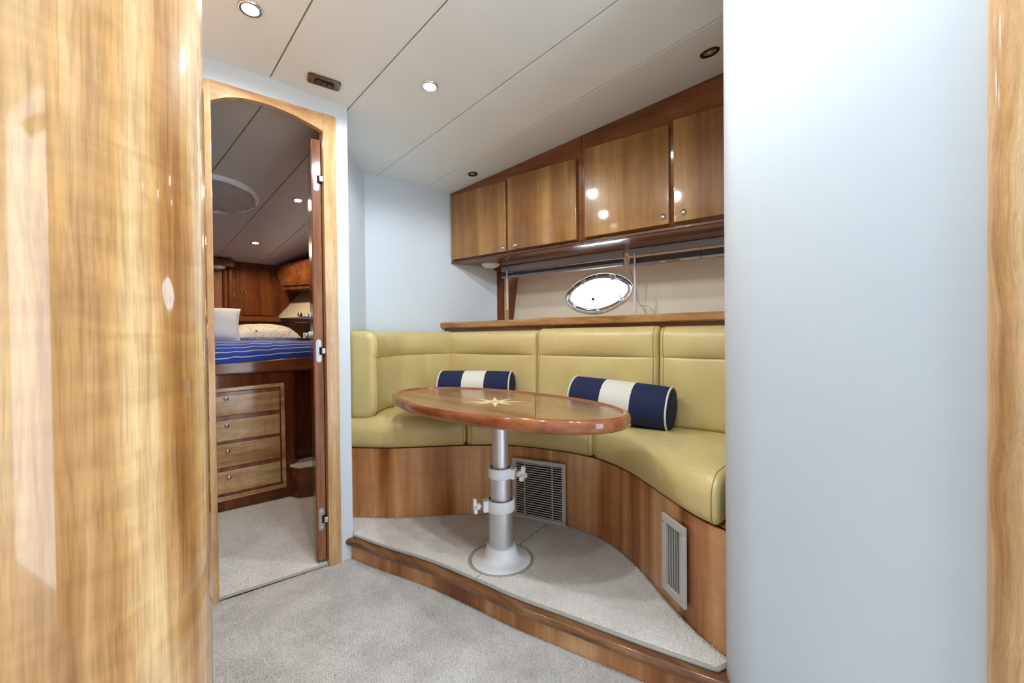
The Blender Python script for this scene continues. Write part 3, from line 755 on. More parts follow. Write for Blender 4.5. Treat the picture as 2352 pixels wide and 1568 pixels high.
for q in (PI*.66, PI*.31):
    p = port(PA-.022, PB-.022, q, -.014); fr = frame(p, hu, hupv, hin)
    h_ = add('hinge', xf(box(-.013, .013, -.022, .012, 0, .009), fr), 'steel', wn, 30, .002)
    add('hinge_barrel', tube([fr @ Vector((-.015, .009, .008)), fr @ Vector((.015, .009, .008))], .005, 10), 'chrome', h_, 50)
for q in (PI*1.22, PI*1.49, PI*1.77):
    p = port(PA-.016, PB-.016, q, -.012); fr = frame(p, hu, hupv, hin)
    d_ = add('dog', lathe([(.010, 0), (.010, .010), (.006, .014)], 16, fr), 'chrome', wn, 50)
    add('dog_handle', tube([fr @ Vector((0, 0, .012)), fr @ Vector((.002, .015, .017)), fr @ Vector((.004, .036, .020))], .0045, 8), 'chrome', d_, 50)
kp = hpt(HS+.03, HZ-.035, -.002)
add('pane_button', lathe([(.010, 0), (.010, .006), (.007, .008)], 18, frame(kp, hu, hupv, hin)), 'switch', wn, 50)

# small amber item lying on the ledge
yp = on_line(1260, 727, H0-hn*.12, H0-hn*.12+hu)
yo = thing('amber_case', 'small amber plastic case lying on the ledge left of the oval port', 'case', (yp.x, yp.y, 1.101))
yf = frame((yp.x, yp.y, 1.1015), hu, hn, (0, 0, 1))
add('lower_shell', xf(box(-.075, .075, -.022, .022, 0, .014), yf), 'yellow', yo, 30, .005)
add('upper_shell', xf(box(-.073, .073, -.021, .021, .0145, .026), yf), 'yellow', yo, 30, .006)

# ------------------------------------------------------------------ vents on the settee base
def vent(name, c4, label, n, vertical, fw):
    # c4: top-left, top-right, bottom-right, bottom-left corners on the panel
    tl, tr_, br, bl_ = c4; ex = ((tr_-tl)+(br-bl_)).normalized(); ex.z = 0; ex.normalize(); ez = Vector((0, 0, 1)); nf = ex.cross(ez)   # towards the room
    c = (tl+tr_+br+bl_)/4; w = ((tr_-tl).length+(br-bl_).length)/4; h = ((tl-bl_).length+(tr_-br).length)/4
    if nf.dot(CAMP-c) < 0: nf = -nf
    fr = frame(c+nf*.014, ex, ez, nf)
    vt = thing(name, label, 'vent', c-Vector((0, 0, h)))
    ring = []
    g = join(*[xf(box(*b_), fr) for b_ in ((-w, w, h-fw, h, -.006, .004), (-w, w, -h, -h+fw, -.006, .004), (-w, -w+fw, -h+fw, h-fw, -.006, .004), (w-fw, w, -h+fw, h-fw, -.006, .004))])
    add('frame', g, 'vent', vt, 30, .0015)
    add('shade_plate', xf(box(-w+fw*.5, w-fw*.5, -h+fw*.5, h-fw*.5, -.0105, -.009), fr), 'black', vt, 30)  # black plate painted as the shade behind the slats, no open duct
    for b_ in ((-w+fw*.6, -w+fw*1.02, -h+fw, h-fw, -.009, -.004), (w-fw*1.02, w-fw*.6, -h+fw, h-fw, -.009, -.004)): add('duct_side', xf(box(*b_), fr), 'vent', vt, 30)
    for k in range(n):
        f = (k+.5)/n
        if vertical:
            x = -w+fw+(2*w-2*fw)*f; q = xf(box(-.0009, .0009, -h+fw, h-fw, -.006, .001), fr @ Matrix.Translation((x, 0, 0)) @ Matrix.Rotation(math.radians(16), 4, 'Y'))
        else:
            z = -h+fw+(2*h-2*fw)*f; q = xf(box(-w+fw, w-fw, -.0019, .0019, -.003, .001), fr @ Matrix.Translation((0, z, 0)) @ Matrix.Rotation(math.radians(-10), 4, 'X'))
        add('slat', q, 'vent', vt, 0)
    for f in (-.55, .5) if not vertical else ():
        add('support_bar', xf(box(w*f-.003, w*f+.003, -h+fw, h-fw, -.0088, -.006), fr), 'vent', vt, 0)
    pts = [(-w*.5, h-fw*.5), (w*.45, h-fw*.5), (-w*.5, -h+fw*.5), (w*.45, -h+fw*.5)] if not vertical else [(-w+fw*.5, h-fw), (w-fw*.5, h-fw), (-w+fw*.5, -h+fw), (w-fw*.5, -h+fw)]
    for x, z in pts:
        add('screw', lathe([(.0035, .004), (.0035, .005), (.001, .006)], 10, fr @ Matrix.Translation((x, z, 0))), 'steel', vt, 40)
A_, B_ = (1.453, 1.506), (1.543, 1.244)
vent('vent_grille', [on_line(x, y, A_, B_) for x, y in ((1179, 1047), (1300, 1065), (1303, 1207), (1182, 1183))], 'square slatted vent in the settee base behind the table post', 23, False, .018)
A_, B_ = (1.340, .652), (1.268, .537)
vent('vent_grille', [on_line(x, y, A_, B_) for x, y in ((1529, 1177), (1583, 1210), (1584, 1395), (1532, 1350))], 'narrow upright vent in the settee base at the right', 6, True, .024)

# ------------------------------------------------------------------ carpets
ped = Vector((1.132, 1.248, 0))
stepin = off(STEPC, -.030); basein = off(BASEC, .006)
CZ = .097
seam_f = on_z(1086, 1338, .1); seam_b = on_z(1256, 1211, .1)
js = min(range(len(stepin)), key=lambda i: (stepin[i]-Vector((seam_f.x, seam_f.y, 0))).length)
jb = min(range(len(basein)), key=lambda i: (basein[i]-Vector((seam_b.x, seam_b.y, 0))).length)
hr = .129
def hole_arc(a0, a1, n=24): return [ped+Vector((math.cos(a0+(a1-a0)*k/n), math.sin(a0+(a1-a0)*k/n), 0))*hr for k in range(n+1)]
af = math.atan2(stepin[js].y-ped.y, stepin[js].x-ped.x); ab = math.atan2(basein[jb].y-ped.y, basein[jb].x-ped.x)
if af < ab: af += 2*PI
# forward piece: step front edge from its forward end to the seam, round the hole, base back to its forward end
fwd_poly = stepin[1:js+1]+hole_arc(af, ab)+basein[4:jb+1][::-1]
aft_poly = stepin[js:-5]+basein[jb:-5][::-1]+hole_arc(ab, af-2*PI)
gap = .004
def carpet_piece(label, poly, mat, z0, z1):
    cpt_ = thing('carpet', label, 'carpet', (poly[0].x, poly[0].y, z0), 'fitted carpet pieces of the dinette')
    add('backing', prism([(p.x, p.y, z0) for p in poly], (0, 0, z1-z0)), mat, cpt_, 0)
    add('binding', tube([Vector((p.x, p.y, z1-.002)) for p in poly], .0065, 8, True), 'binding', cpt_, 60)
    return cpt_
c_f = carpet_piece('beige carpet piece on the platform left of the table post', fwd_poly, 'carpet', .0962, .104)
c_a = carpet_piece('beige carpet piece on the platform right of the table post', aft_poly, 'carpet', .0962, .104)
pile('tuft_pile', [(p.x, p.y) for p in fwd_poly], .103, 'carpet', c_f, .0042, .011, lambda X, Y: (X-ped.x)**2+(Y-ped.y)**2 > (hr+.010)**2)
pile('tuft_pile', [(p.x, p.y) for p in aft_poly], .103, 'carpet', c_a, .0042, .011, lambda X, Y: (X-ped.x)**2+(Y-ped.y)**2 > (hr+.010)**2)
# saloon floor pile
sal_poly = [(.13, .45), (1.12, .30), (1.11, .42)]+[(p.x+.028, p.y) for p in STEPC[::-1]][6:]+[(.79, 1.895), (DB.x, DB.y), (DA.x, DA.y), (.10, 1.93)]
pile('tuft_pile', sal_poly, -.001, 'carpet2', floor, .0045, .007)

# ------------------------------------------------------------------ table
tb = thing('dinette_table', 'oval wooden table with star inlay on a telescopic aluminium post', 'table', (ped.x, ped.y, .1))
TC = Vector((1.160, 1.325, 0)); TA, TBm = .612, .288; TZ = .735
trot = math.radians(3)
def tell(q, da, z):
    x, y = (TBm+da)*math.copysign(abs(math.cos(q))**.94, math.cos(q)), (TA+da)*math.copysign(abs(math.sin(q))**.94, math.sin(q))
    return TC+Vector((x*math.cos(trot)-y*math.sin(trot), x*math.sin(trot)+y*math.cos(trot), z))
NE = 120
jn, jf = on_z(1231, 986, .712), on_z(1229, 899, .733)       # joint between the two leaves
jd = (Vector((jf.x, jf.y, 0))-Vector((jn.x, jn.y, 0))).normalized(); jnrm = Vector((-jd.y, jd.x, 0))
if jnrm.y < 0: jnrm = -jnrm
side = lambda p: (Vector((p.x, p.y, 0))-Vector((jn.x, jn.y, 0))).dot(jnrm)
qe = [2*PI*k/NE for k in range(NE)]
rimp = [(-.030, .7330), (-.026, .7385), (-.020, .7405), (-.010, .7395), (-.003, .734), (0, .724), (0, .708), (-.003, .699), (-.010, .6945), (-.030, .694)]
def rim_part(sgn):
    idx = [k for k in range(NE) if side(tell(qe[k], 0, 0))*sgn > 0]
    st = next(i for i in idx if (i-1) % NE not in idx); order = [(st+k) % NE for k in range(len(idx))]
    # end points exactly on the joint
    def cut(qa, qb):
        for _ in range(30):
            m_ = (qa+qb)/2
            if side(tell(m_, 0, 0))*sgn > 0: qa = m_
            else: qb = m_
        return qa
    qL = [cut(qe[order[0]], qe[order[0]]-2*PI/NE)]+[qe[i] for i in order]+[cut(qe[order[-1]], qe[order[-1]]+2*PI/NE)]
    V = [tell(q, d, z) for q in qL for d, z in rimp]; k = len(rimp)
    F = [[i*k+j, i*k+(j+1) % k, (i+1)*k+(j+1) % k, (i+1)*k+j] for i in range(len(qL)-1) for j in range(k)]
    F += [list(range(k))[::-1], [(len(qL)-1)*k+j for j in range(k)]]
    top_ = [tell(q, -.029, .7335) for q in qL]
    return (V, F), top_
for sgn, mt, nm in ((1, 'veneer', 'leaf_panel'), (-1, 'veneer_worn', 'leaf_panel')):
    g, tp = rim_part(sgn)
    lp_ = add(nm, prism([(p.x, p.y, .698) for p in tp], (0, 0, .0356)), mt, tb, 30)
    lp_['label'] = 'glossy veneer leaf with the star' if sgn > 0 else 'scratched cloudy veneer leaf'
    add('rim', g, 'rim', lp_, 50)
p0, p1 = Vector((jn.x, jn.y, 0)), Vector((jf.x, jf.y, 0))
q0, q1 = p0+jd*.03, p1-jd*.03
add('joint', prism([q0-jnrm*.0012+Vector((0, 0, .7337)), q1-jnrm*.0012+Vector((0, 0, .7337)), q1+jnrm*.0012+Vector((0, 0, .7337)), q0+jnrm*.0012+Vector((0, 0, .7337))], (0, 0, .0004)), 'line', tb, 0)
# compass star: eight points, each a slim kite
stc = on_z(1137, 922, .7345)
tips = [(1062, 923), (1095, 915), (1136, 911), (1180, 914), (1204, 922), (1182, 930), (1138, 933), (1088, 928)]
tip3 = [on_z(x, y, .7345) for x, y in tips]
ang = sorted([(math.atan2(t.y-stc.y, t.x-stc.x), (t-stc).length) for t in tip3])
for a, ln_ in ang:
    big = ln_ > .14
    d = Vector((math.cos(a), math.sin(a), 0)); e = Vector((-d.y, d.x, 0)); w = .016 if big else .012
    base_ = [stc+d*.006, stc+d*.03+e*w, stc+d*ln_, stc+d*.03-e*w]
    add('star_point', prism([(p.x, p.y, .7336) for p in base_], (0, 0, .0003)), 'inlay', tb, 0)
PT = Matrix.Translation((ped.x, ped.y, 0))
add('foot', lathe([(.121, .097), (.121, .105), (.116, .108), (.092, .111), (.076, .117), (.068, .128), (.063, .146), (.058, .163), (.050, .166)], 48, PT), 'plastic', tb, 50)
add('lower_tube', lathe([(.0485, .160), (.0485, .320), (.044, .322)], 40, PT), 'alu', tb, 50)
add('middle_tube', lathe([(.0415, .31), (.0415, .452), (.036, .454)], 40, PT), 'alu', tb, 50)
add('upper_tube', lathe([(.0325, .44), (.0325, .700)], 40, PT), 'alu', tb, 50)
add('table_mount', lathe([(.0325, .680), (.05, .684), (.11, .689), (.115, .696)], 40, PT), 'plastic', tb, 50)
def collar(z0, z1, r0, r1, dirv):
    cl = add('collar', join(ring_lathe([(r0, z0), (r1-.003, z0), (r1, z0+.003), (r1, z1-.003), (r1-.003, z1), (r0, z1)], 44, PT),
             xf(box(r1-.012, r1+.016, -.017, .017, z0+.001, z1-.001), frame((ped.x, ped.y, 0), dirv, Vector((-dirv.y, dirv.x, 0)), (0, 0, 1)))), 'plastic', tb, 50, .002)
    zc = (z0+z1)/2; fr = frame(ped+dirv*(r1+.016)+Vector((0, 0, zc)), Vector((0, 0, 1)), dirv.cross(Vector((0, 0, 1))), dirv)
    kn = add('clamp_screw', tube([fr @ Vector((0, 0, -.002)), fr @ Vector((0, 0, .02))], .0035, 10), 'steel', cl, 50)
    ol = []
    for k in range(48):
        a = 2*PI*k/48; rr = .0205+.0125*math.cos(3*a); ol.append(fr @ Vector((rr*math.cos(a), rr*math.sin(a), .026)))
    add('star_knob', join(prism(ol, dirv*.013), lathe([(.013, .010), (.0135, .026)], 20, fr)), 'plastic', kn, 40, .002)
cr_ = Vector((math.cos(_y), -math.sin(_y), 0)); tocam = Vector((-ped.x, -ped.y, 0)).normalized()
collar(.436, .478, .0418, .0505, (cr_*.92+tocam*.38).normalized())
collar(.303, .350, .0488, .0575, (-cr_*.95+tocam*.25).normalized())

# ------------------------------------------------------------------ bolster pillows
def bolster(a, b, r, lab):
    a, b = Vector(a), Vector(b); ax = (b-a); Lb = ax.length; ax.normalize()
    up = Vector((0, 0, 1)); ey = up.cross(ax).normalized(); ez = ax.cross(ey)
    fr = Matrix(((ey.x, ez.x, ax.x, a.x), (ey.y, ez.y, ax.y, a.y), (ey.z, ez.z, ax.z, a.z), (0, 0, 0, 1)))
    bo = thing('bolster_pillow', lab, 'pillow', (a+b)/2-Vector((0, 0, r)), 'striped bolsters on the settee')
    def rr(z): return r*(1-.03*abs(2*z/Lb-1)**3)
    def seg(z0, z1, n=8): return [(rr(z0+(z1-z0)*k/n), z0+(z1-z0)*k/n) for k in range(n+1)]
    c1, c2 = Lb*.345, Lb*.655
    add('navy_band', lathe([(r*.55, -.010), (r*.86, -.006), (r*.955, .002)]+seg(.006, c1), 40, fr), 'navy', bo, 60)
    add('cream_band', lathe(seg(c1, c2), 40, fr, False), 'cream', bo, 60)
    add('navy_band', lathe(seg(c2, Lb-.006)+[(r*.955, Lb-.002), (r*.86, Lb+.006), (r*.55, Lb+.010)], 40, fr), 'navy', bo, 60)
    for z in (.002, Lb-.002):
        add('piping', tube([fr @ Vector((r*.975*math.cos(2*PI*k/40), r*.975*math.sin(2*PI*k/40), z)) for k in range(40)], .0042, 8, True), 'cream', bo, 60)
bolster((1.668, .785, .694), (1.578, 1.205, .722), .094, 'navy and cream striped bolster at the right, behind the table end')
bolster((1.560, 1.620, .728), (1.335, 1.945, .730), .089, 'navy and cream striped bolster in the left corner behind the table')

# ------------------------------------------------------------------ ceiling fittings
def ceil_frame(p):
    n = ceil_n(p.x, p.y); ex = (Vector((1, 0, 0))-n*n.x).normalized(); return frame(p, ex, n.cross(ex), n)
def downlight(px, py, lab, lit, pos=None, r=.036, watt=None, group='saloon ceiling downlights', pf=None, warm=False):
    p = on_ceiling(px, py) if pos is None else Vector((pos[0], pos[1], ceil_z(pos[0], pos[1])))
    fr = ceil_frame(p) if pf is None else pf; p = fr.translation
    t_ = thing('downlight', lab, 'lamp', p, group)
    add('bezel', ring_lathe([(r, 0), (r*.97, .004), (r*.86, .006), (r*.70, .004), (r*.68, -.002), (r*.95, -.002)], 36, fr), 'chrome' if lit else 'bronze', t_, 50)
    if lit:
        add('bulb', lathe([(r*.69, -.001), (r*.60, .003), (r*.35, .005), (r*.05, .0055)], 28, fr), 'lamp_warm' if warm else 'lamp_on', t_, 50)
        ld_ = bpy.data.lights.new('beam', 'SPOT'); ld_.energy = watt or LAMP_W; ld_.spot_size = math.radians(174); ld_.spot_blend = 0.3; ld_.shadow_soft_size = .03
        ld_.color = (1.0, .80, .56) if warm else (.88, .95, 1.0)
        lo = bpy.data.objects.new('beam', ld_); n = Vector((fr[0][2], fr[1][2], fr[2][2]))
        q = n.to_track_quat('-Z', 'Y').to_matrix().to_4x4(); link(lo, t_, Matrix.Translation(p+n*.02) @ q)
    else:
        add('reflector', lathe([(r*.69, .001), (r*.55, -.004), (r*.30, -.006), (r*.29, -.002), (r*.05, -.001)], 8, fr), 'lampglass', t_, 30)
        add('lens_cap', lathe([(r*.28, -.001), (r*.24, .002), (r*.05, .003)], 16, fr), 'yellow', t_, 40)
downlight(575, 20, 'lit ceiling downlight above the doorway, nearest the curved panel', True, watt=LAMP_W*.6)
downlight(987, 198, 'lit ceiling downlight above the table', True, watt=LAMP_W*1.4)
downlight(1086, 399, 'unlit ceiling downlight by the left end of the cabinets', False, r=.030)
downlight(1630, 120, 'unlit ceiling downlight beside the pale right wall', False, r=.036)
for q, lb in (((.46, .98), 'lit ceiling downlight just above the picture, between doorway and camera'), ((.50, .02), 'lit ceiling downlight overhead beside the camera, nearest the pale right wall'), ((.66, .46), 'lit ceiling downlight overhead near the step, out of the picture')):
    downlight(0, 0, lb, True, q, watt=LAMP_AFT_W*(.55 if q[1] < .2 else 1.0))
# switch panel
sw = on_ceiling(745, 186); swx = (on_ceiling(782, 197)-on_ceiling(709, 173)).normalized(); n_ = ceil_n(sw.x, sw.y)
sf = frame(sw, swx, n_.cross(swx), n_)
so = thing('switch_panel', 'mahogany switch plate with dark rocker switches on the ceiling by the door', 'switch', sw)
def rrect(w, h, r, n=6):
    o = []
    for cx, cy, a0 in ((w-r, h-r, 0), (-w+r, h-r, PI/2), (-w+r, -h+r, PI), (w-r, -h+r, 1.5*PI)):
        for k in range(n+1): a = a0+PI/2*k/n; o.append((cx+r*math.cos(a), cy+r*math.sin(a)))
    return o
add('plate', prism([sf @ Vector((x, y, 0)) for x, y in rrect(.062, .030, .012)], n_*.010), 'mahog', so, 40, .004, None, 3)
add('bezel', prism([sf @ Vector((x, y, .010)) for x, y in rrect(.036, .0165, .003)], n_*.002), 'black', so, 40)
for k in (-1, 0, 1):
    add('rocker', xf(box(-.0095, .0095, -.010, .010, .011, .017), sf @ Matrix.Translation((k*.0215, 0, 0)) @ Matrix.Rotation(math.radians(8*k), 4, 'X')), 'switch', so, 30, .002)

# ------------------------------------------------------------------ sleeping cabin beyond the door
D0, D1 = Vector((.447, 2.90, 0)), Vector((.794, 2.87, 0)); bd = (D1-D0).normalized(); bn = Vector((-bd.y, bd.x, 0))    # bn forward
def bp(s, o, z): p = D0+bd*s+bn*o; return Vector((p.x, p.y, z))
cf = structure('floor_cabin', prism([(-.6, 1.93, -.02), (.30, 1.925, -.02), (.79, 1.88, -.02), (1.6, 1.95, -.02), (1.6, 4.3, -.02), (-.6, 4.3, -.02)], (0, 0, .02)), 'carpet', 'beige carpeted floor of the sleeping cabin', 'floor', 0)
cpoly = [(DA.x+.012, DA.y+.012), (DB.x-.06, DB.y+.012), (1.05, 2.1), (1.0, 2.83), (.80, 2.868), (.30, 2.905), (.15, 2.6), (.2, 1.95)]
mat_ = thing('cabin_mat', 'pale bound carpet in the doorway of the sleeping cabin', 'carpet', (.5, 2.0, 0))
add('backing', prism([(x, y, 0.0005) for x, y in cpoly], (0, 0, .008)), 'carpet', mat_, 0)
add('binding', tube([Vector((x, y, .006)) for x, y in cpoly], .006, 8, True), 'binding', mat_, 60)
pile('tuft_pile', cpoly, .007, 'carpet', mat_, .0055, .008)
# ceiling of the cabin
bz = lambda y: 1.975-.14*(y-2.0)
c2 = thing('ceiling_cabin', 'headliner panels of the sleeping cabin, coloured darker for its dim warm light', 'ceiling', (.6, 3.0, 1.85), None, 'structure')
sl = [((-.6, 1.95), (-.6, 4.25)), ((.481, 1.95), (.235, 4.25)), ((.765, 1.95), (.640, 4.25)), ((1.050, 2.48), (.969, 4.25)), ((1.75, 2.48), (1.75, 4.25))]
for k in range(4):
    a0, a1 = sl[k]; b0, b1_ = sl[k+1]; g = .0016
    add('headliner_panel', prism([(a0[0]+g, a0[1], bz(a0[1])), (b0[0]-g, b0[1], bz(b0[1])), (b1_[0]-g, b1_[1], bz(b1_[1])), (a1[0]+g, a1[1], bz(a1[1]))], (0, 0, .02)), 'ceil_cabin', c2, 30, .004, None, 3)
add('backing', prism([(-.65, 1.95, 2.06), (.77, 1.95, 2.06), (1.06, 2.5, 2.06), (1.8, 2.5, 2.06), (1.8, 4.3, 2.06), (-.65, 4.3, 2.06)], (0, 0, .02)), 'black', c2, 0)
YB = 4.2
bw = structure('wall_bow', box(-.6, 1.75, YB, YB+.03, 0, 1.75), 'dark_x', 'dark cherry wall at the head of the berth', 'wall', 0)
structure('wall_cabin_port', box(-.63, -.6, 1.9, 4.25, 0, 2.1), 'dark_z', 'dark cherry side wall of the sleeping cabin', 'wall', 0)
# flared cream side of the cabin
yb0 = YB-.001
side_g = prism([(1.087, yb0, 1.19), (1.32, yb0, 1.46), (1.55, yb0, 1.70), (1.62, yb0, 1.70), (1.62, yb0, 1.19)], (.32, -1.5, 0))
structure('wall_cabin_side', side_g, 'hull', 'cream flared hull lining of the sleeping cabin', 'wall', 20)
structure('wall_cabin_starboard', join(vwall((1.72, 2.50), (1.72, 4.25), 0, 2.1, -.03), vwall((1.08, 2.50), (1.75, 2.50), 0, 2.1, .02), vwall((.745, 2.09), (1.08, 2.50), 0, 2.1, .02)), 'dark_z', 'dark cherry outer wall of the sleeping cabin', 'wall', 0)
# shelf ledge at the head
add_l = thing('head_shelf', 'dark cherry shelf along the head of the berth', 'shelf', (1.0, YB-.05, 1.16))
add('board', box(.76, 1.70, YB-.06, YB, 1.155, 1.205), 'dark_x', add_l, 30, .006)
add('end_block', box(.69, .757, YB-.075, YB, 1.150, 1.200), 'ledge', add_l, 30, .004)
hb = tag(add('headboard', box(.45, 1.70, YB-.02, YB-.001, .85, 1.153), 'door', None, 30), 'plain cherry headboard panel behind the printed pillow', 'headboard')
# locker on the bow wall
lk = thing('wall_locker', 'dark cherry locker with a single door on the far cabin wall', 'locker', (.95, YB-.02, 1.2))
add('face_frame', join(box(.79, 1.20, YB-.018, YB-.001, 1.206, 1.655)), 'dark_z', lk, 30)
ldr = add('locker_door', box(.826, 1.066, YB-.034, YB-.019, 1.212, 1.612), 'dark_z', lk, 30, .004)
add('knob', lathe([(.009, 0), (.011, .006), (.006, .012), (.002, .013)], 16, frame((.852, YB-.034, 1.41), (1, 0, 0), (0, 0, 1), (0, -1, 0))), 'chrome', ldr, 50)
add('bead', join(box(.820, .827, YB-.026, YB-.018, 1.208, 1.618), box(1.065, 1.072, YB-.026, YB-.018, 1.208, 1.618), box(.820, 1.072, YB-.026, YB-.018, 1.611, 1.618)), 'door', lk, 30)
# niche with a lamp, left of the locker
nc = thing('niche', 'cherry framed niche with a pale back left of the locker', 'niche', (.69, YB-.03, 1.2))
add('back_panel', box(.45, .715, YB-.012, YB-.001, 1.20, 1.60), 'leaf', nc, 30)
add('post', box(.728, .760, YB-.05, YB-.001, 1.20, 1.63), 'dark_z', nc, 30, .008)
add('rounded_side', lathe([(.02, 1.20), (.02, 1.60)], 20, Matrix.Translation((.712, YB-.02, 0))), 'dark_z', nc, 50)
add('head', box(.45, .76, YB-.12, YB-.001, 1.603, 1.66), 'dark_x', nc, 30, .004)
lp2 = thing('dome_lamp', 'round white dome lamp at the top of the niche in the sleeping cabin', 'lamp', (.655, YB-.07, 1.60))
add('base_ring', lathe([(.050, 0), (.052, -.006), (.048, -.010)], 30, Matrix.Translation((.655, YB-.07, 1.603))), 'plastic', lp2, 50)
add('lens', lathe([(.046, -.009), (.040, -.016), (.02, -.021), (.002, -.022)], 30, Matrix.Translation((.655, YB-.07, 1.603))), 'plastic', lp2, 60)
# overhead locker along the side
ol_ = thing('side_locker', 'red brown overhead locker along the cabin side', 'locker', (1.2, 3.9, 1.45))
def sl_(px, py, w=0.0):
    return on_plane(px, py, (1.075+w, 4.18, 0), (math.cos(math.radians(12)), math.sin(math.radians(12)), 0))
q_ = [sl_(630, 612), sl_(735, 588), sl_(735, 660), sl_(648, 666)]
out_ = Vector((.30, .06, 0))
add('body', prism(q_, out_), 'dark_x', ol_, 30, .004)
iv = Vector((math.cos(math.radians(12)), math.sin(math.radians(12)), 0))
fd = add('locker_flap', prism([sl_(636, 616, -.002), sl_(734, 597, -.002), sl_(734, 652, -.002), sl_(650, 657, -.002)], -iv*.014), 'dark_x', ol_, 30, .004)
for px, py in ((678, 610), (684, 649)):
    add('knob', lathe([(.008, 0), (.009, .006), (.003, .010)], 14, frame(sl_(px, py, -.016), Vector((-iv.y, iv.x, 0)), (0, 0, 1), -iv)), 'chrome', fd, 50)

# berth: base, drawers, rail
be = thing('berth', 'cherry berth base with drawers under the blue striped duvet', 'bed', bp(.2, .2, 0))
add('front', prism([bp(-.35, 0, .009), bp(.36, 0, .009), bp(.40, .02, .009), bp(.43, .07, .009), bp(.47, .5, .009), bp(.47, 1.2, .009), bp(-.35, 1.2, .009)], (0, 0, .79)), 'dark_z', be, 30)
add('side_panel', prism([bp(.43, .13, .009), bp(.80, .13, .009), bp(.80, 1.2, .009), bp(.43, 1.2, .009)], (0, 0, .79)), 'dark_z', be, 30)
add('rail', prism([bp(-.36, -.022, .793), bp(.62, -.022, .811), bp(.62, -.022, .892), bp(-.36, -.022, .848)], bn*.028), 'dark_x', be, 30, .008, None, 3)
add('platform_top', prism([bp(-.35, 0, .80), bp(.80, 0, .80), bp(.80, 1.25, .80), bp(-.35, 1.25, .80)], (0, 0, .03)), 'dark_x', be, 0)
fo, fi = [(-.15, .065), (.345, .078), (.340, .732), (-.15, .718)], [(-.15, .094), (.322, .104), (.318, .708), (-.15, .694)]
V = [bp(s, o, z) for o in (-.012, 0) for s, z in fo+fi]
F = [[i, (i+1) % 4, 4+(i+1) % 4, 4+i] for i in range(4)]+[[8+i, 8+4+i, 8+4+(i+1) % 4, 8+(i+1) % 4] for i in range(4)]+[[i, 8+i, 8+(i+1) % 4, (i+1) % 4] for i in range(4)]+[[4+i, 4+(i+1) % 4, 12+(i+1) % 4, 12+i] for i in range(4)]
add('drawer_surround', (V, F), 'drawer', be, 30, .004)
add('divider', prism([bp(-.15, -.003, .10), bp(.318, -.003, .106), bp(.316, -.003, .704), bp(-.15, -.003, .692)], bn*.0025), 'leaf', be, 0)
dz = [(.560, .676), (.414, .532), (.264, .394), (.112, .238)]
for k, (z0, z1) in enumerate(dz):
    d_ = add('drawer', prism([bp(-.14, -.014, z0), bp(.312, -.014, z0+.006), bp(.312, -.014, z1+.008), bp(-.14, -.014, z1)], bn*.011), 'drawer', be, 30, .004)
    kp = on_plane((519, 521, 523, 526)[k], (916, 978, 1037, 1098)[k], bp(0, -.014, 0), bn)
    fr = frame(kp, bd, (0, 0, 1), -bn)
    kr = add('push_latch', ring_lathe([(.008, 0), (.0125, 0), (.012, .004), (.009, .005)], 24, fr), 'chrome', d_, 50)
    add('button', lathe([(.0065, 0), (.0065, .003), (.003, .005)], 16, fr), 'steel', d_, 50)
# duvet covered mattress
add_ = cushion([bp(-.36, .002, 0), bp(.1, -.004, 0), bp(.60, .002, 0)], [bp(-.36, 1.24, 0), bp(.1, 1.24, 0), bp(.60, 1.24, 0)], .832, .985, .06, .03, 0, .012, None, .02, 26, .012, 2.2)
tag(add('duvet', add_, 'duvet', None, 50), 'blue duvet with white pinstripes on the berth', 'duvet')
# pillows
def pillow(cen, sx, sy, sz, m, name, lab, mat, seed):
    V, F = [], []; nu, nv = 28, 18
    for j in range(nv+1):
        for i in range(nu+1):
            a, b = -1+2*i/nu, -1+2*j/nv
            V.append((a, b))
    out = []
    for sgn in (1, -1):
        for a, b in V:
            h = (max(1-abs(a)**2.6, 0)*max(1-abs(b)**2.6, 0))**.45
            pin = 1-.07*(1-abs(b)**2)*abs(a)**2; pin2 = 1-.07*(1-abs(a)**2)*abs(b)**2
            w = noise.noise(Vector((a*2.3+seed, b*2.3, seed)))*.10*h
            out.append(m @ Vector((a*sx*pin, b*sy*pin2, sgn*sz*(h+w))) + Vector(cen))
    w_ = nu+1; n = len(V)
    f1_ = [[j*w_+i, j*w_+i+1, (j+1)*w_+i+1, (j+1)*w_+i] for j in range(nv) for i in range(nu)]
    g = (out, f1_+[[q+n for q in f][::-1] for f in f1_])
    o = tag(add(name, g, mat, None, 60), lab, 'pillow', 'pillows on the berth')
    return o
pillow((.90, 3.80, 1.045), .24, .17, .075, Matrix.Rotation(math.radians(10), 3, 'X') @ Matrix.Rotation(math.radians(-4), 3, 'Z'), 'pillow', 'white pillow with dark branch print lying on the berth', 'branch', 1.0)
pillow((.48, 3.42, 1.100), .185, .135, .075, Matrix.Rotation(math.radians(-12), 3, 'Z') @ Matrix.Rotation(math.radians(62), 3, 'X'), 'pillow', 'plain white pillow propped upright at the left of the berth', 'linen', 5.0)
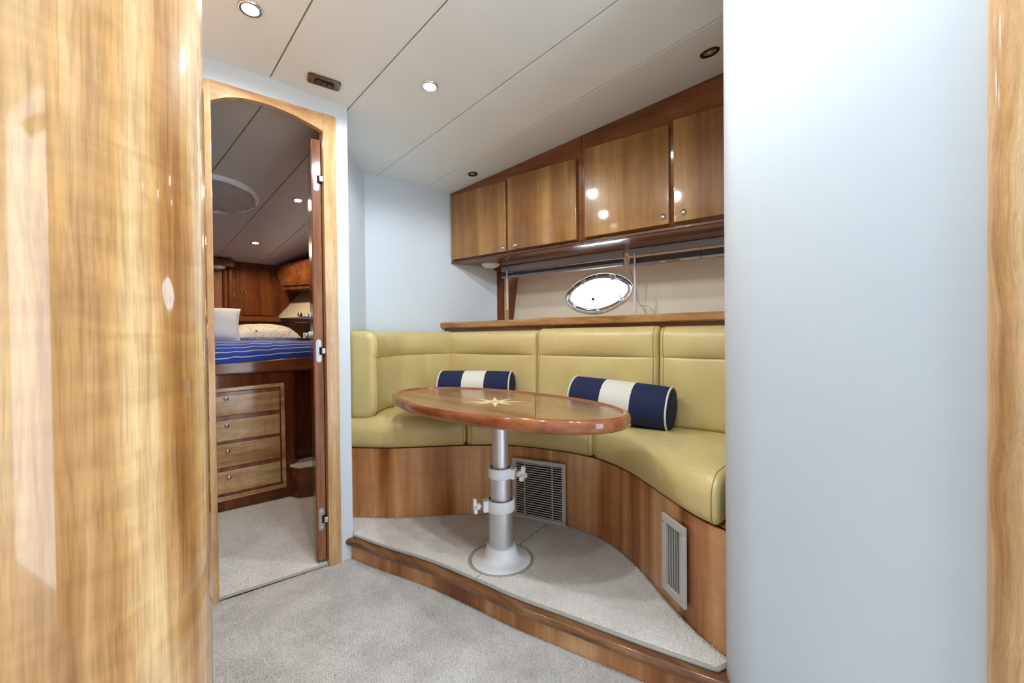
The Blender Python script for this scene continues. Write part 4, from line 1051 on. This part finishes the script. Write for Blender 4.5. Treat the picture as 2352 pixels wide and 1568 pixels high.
# carpeted step beside the berth
stp = thing('berth_step', 'small carpeted step beside the berth behind the door', 'step', (.95, 2.82, 0))
sp_ = [(.815, 2.862), (.845, 2.80), (.92, 2.768), (1.25, 2.74), (1.25, 2.98), (.83, 2.98)]
add('riser', prism([(x, y, .009) for x, y in sp_], (0, 0, .185)), 'dark_x', stp, 30)
add('tread_carpet', prism([(x-.006, y-.008, .196) for x, y in sp_], (0, 0, .012)), 'carpet', stp, 30, .004)
# round hatch cover and lights on the cabin ceiling
bcn = Vector((0, -.14, -1)).normalized()
def on_bceil(px, py): return on_plane(px, py, (0, 2.0, 1.975), (0, .14, 1))
hc = Vector((.43, 2.93, bz(2.93))); hf = frame(hc, (1, 0, 0), bcn.cross(Vector((1, 0, 0))), bcn)
ht = thing('hatch_cover', 'round taupe fabric cover over the cabin deck hatch', 'hatch cover', hc)
add('rim', ring_lathe([(.245, 0), (.245, .018), (.236, .026), (.222, .024), (.220, 0)], 56, hf), 'ceil', ht, 50)
V, F = [], []; nr = 10; na = 56
for j in range(nr+1):
    for i in range(na):
        a = 2*PI*i/na; r_ = .232*j/nr; sag = .020+.016*(1-(j/nr)**2)+.012*math.cos(8*a+.6)*(j/nr)**3
        V.append(hf @ Vector((r_*math.cos(a), r_*math.sin(a), sag)))
for j in range(nr):
    for i in range(na): F.append([j*na+i, j*na+(i+1) % na, (j+1)*na+(i+1) % na, (j+1)*na+i])
add('fabric', (V, F), 'fabric_grey', ht, 60)
for k in range(8):
    a = 2*PI*k/8-.4; add('snap_stud', lathe([(.006, .028), (.006, .032), (.003, .034)], 12, hf @ Matrix.Translation((.222*math.cos(a), .222*math.sin(a), 0))), 'steel', ht, 50)
for k, (px, py) in enumerate(((684, 459), (587, 557))):
    p = on_bceil(px, py); fr = frame(p, (1, 0, 0), bcn.cross(Vector((1, 0, 0))), bcn)
    downlight(0, 0, ('lit warm downlight on the cabin ceiling, nearer the door', 'lit warm downlight on the cabin ceiling, farther from the door')[k], True, None or (0, 0), .030, CABIN_LAMP_W, 'cabin ceiling downlights', fr, True)
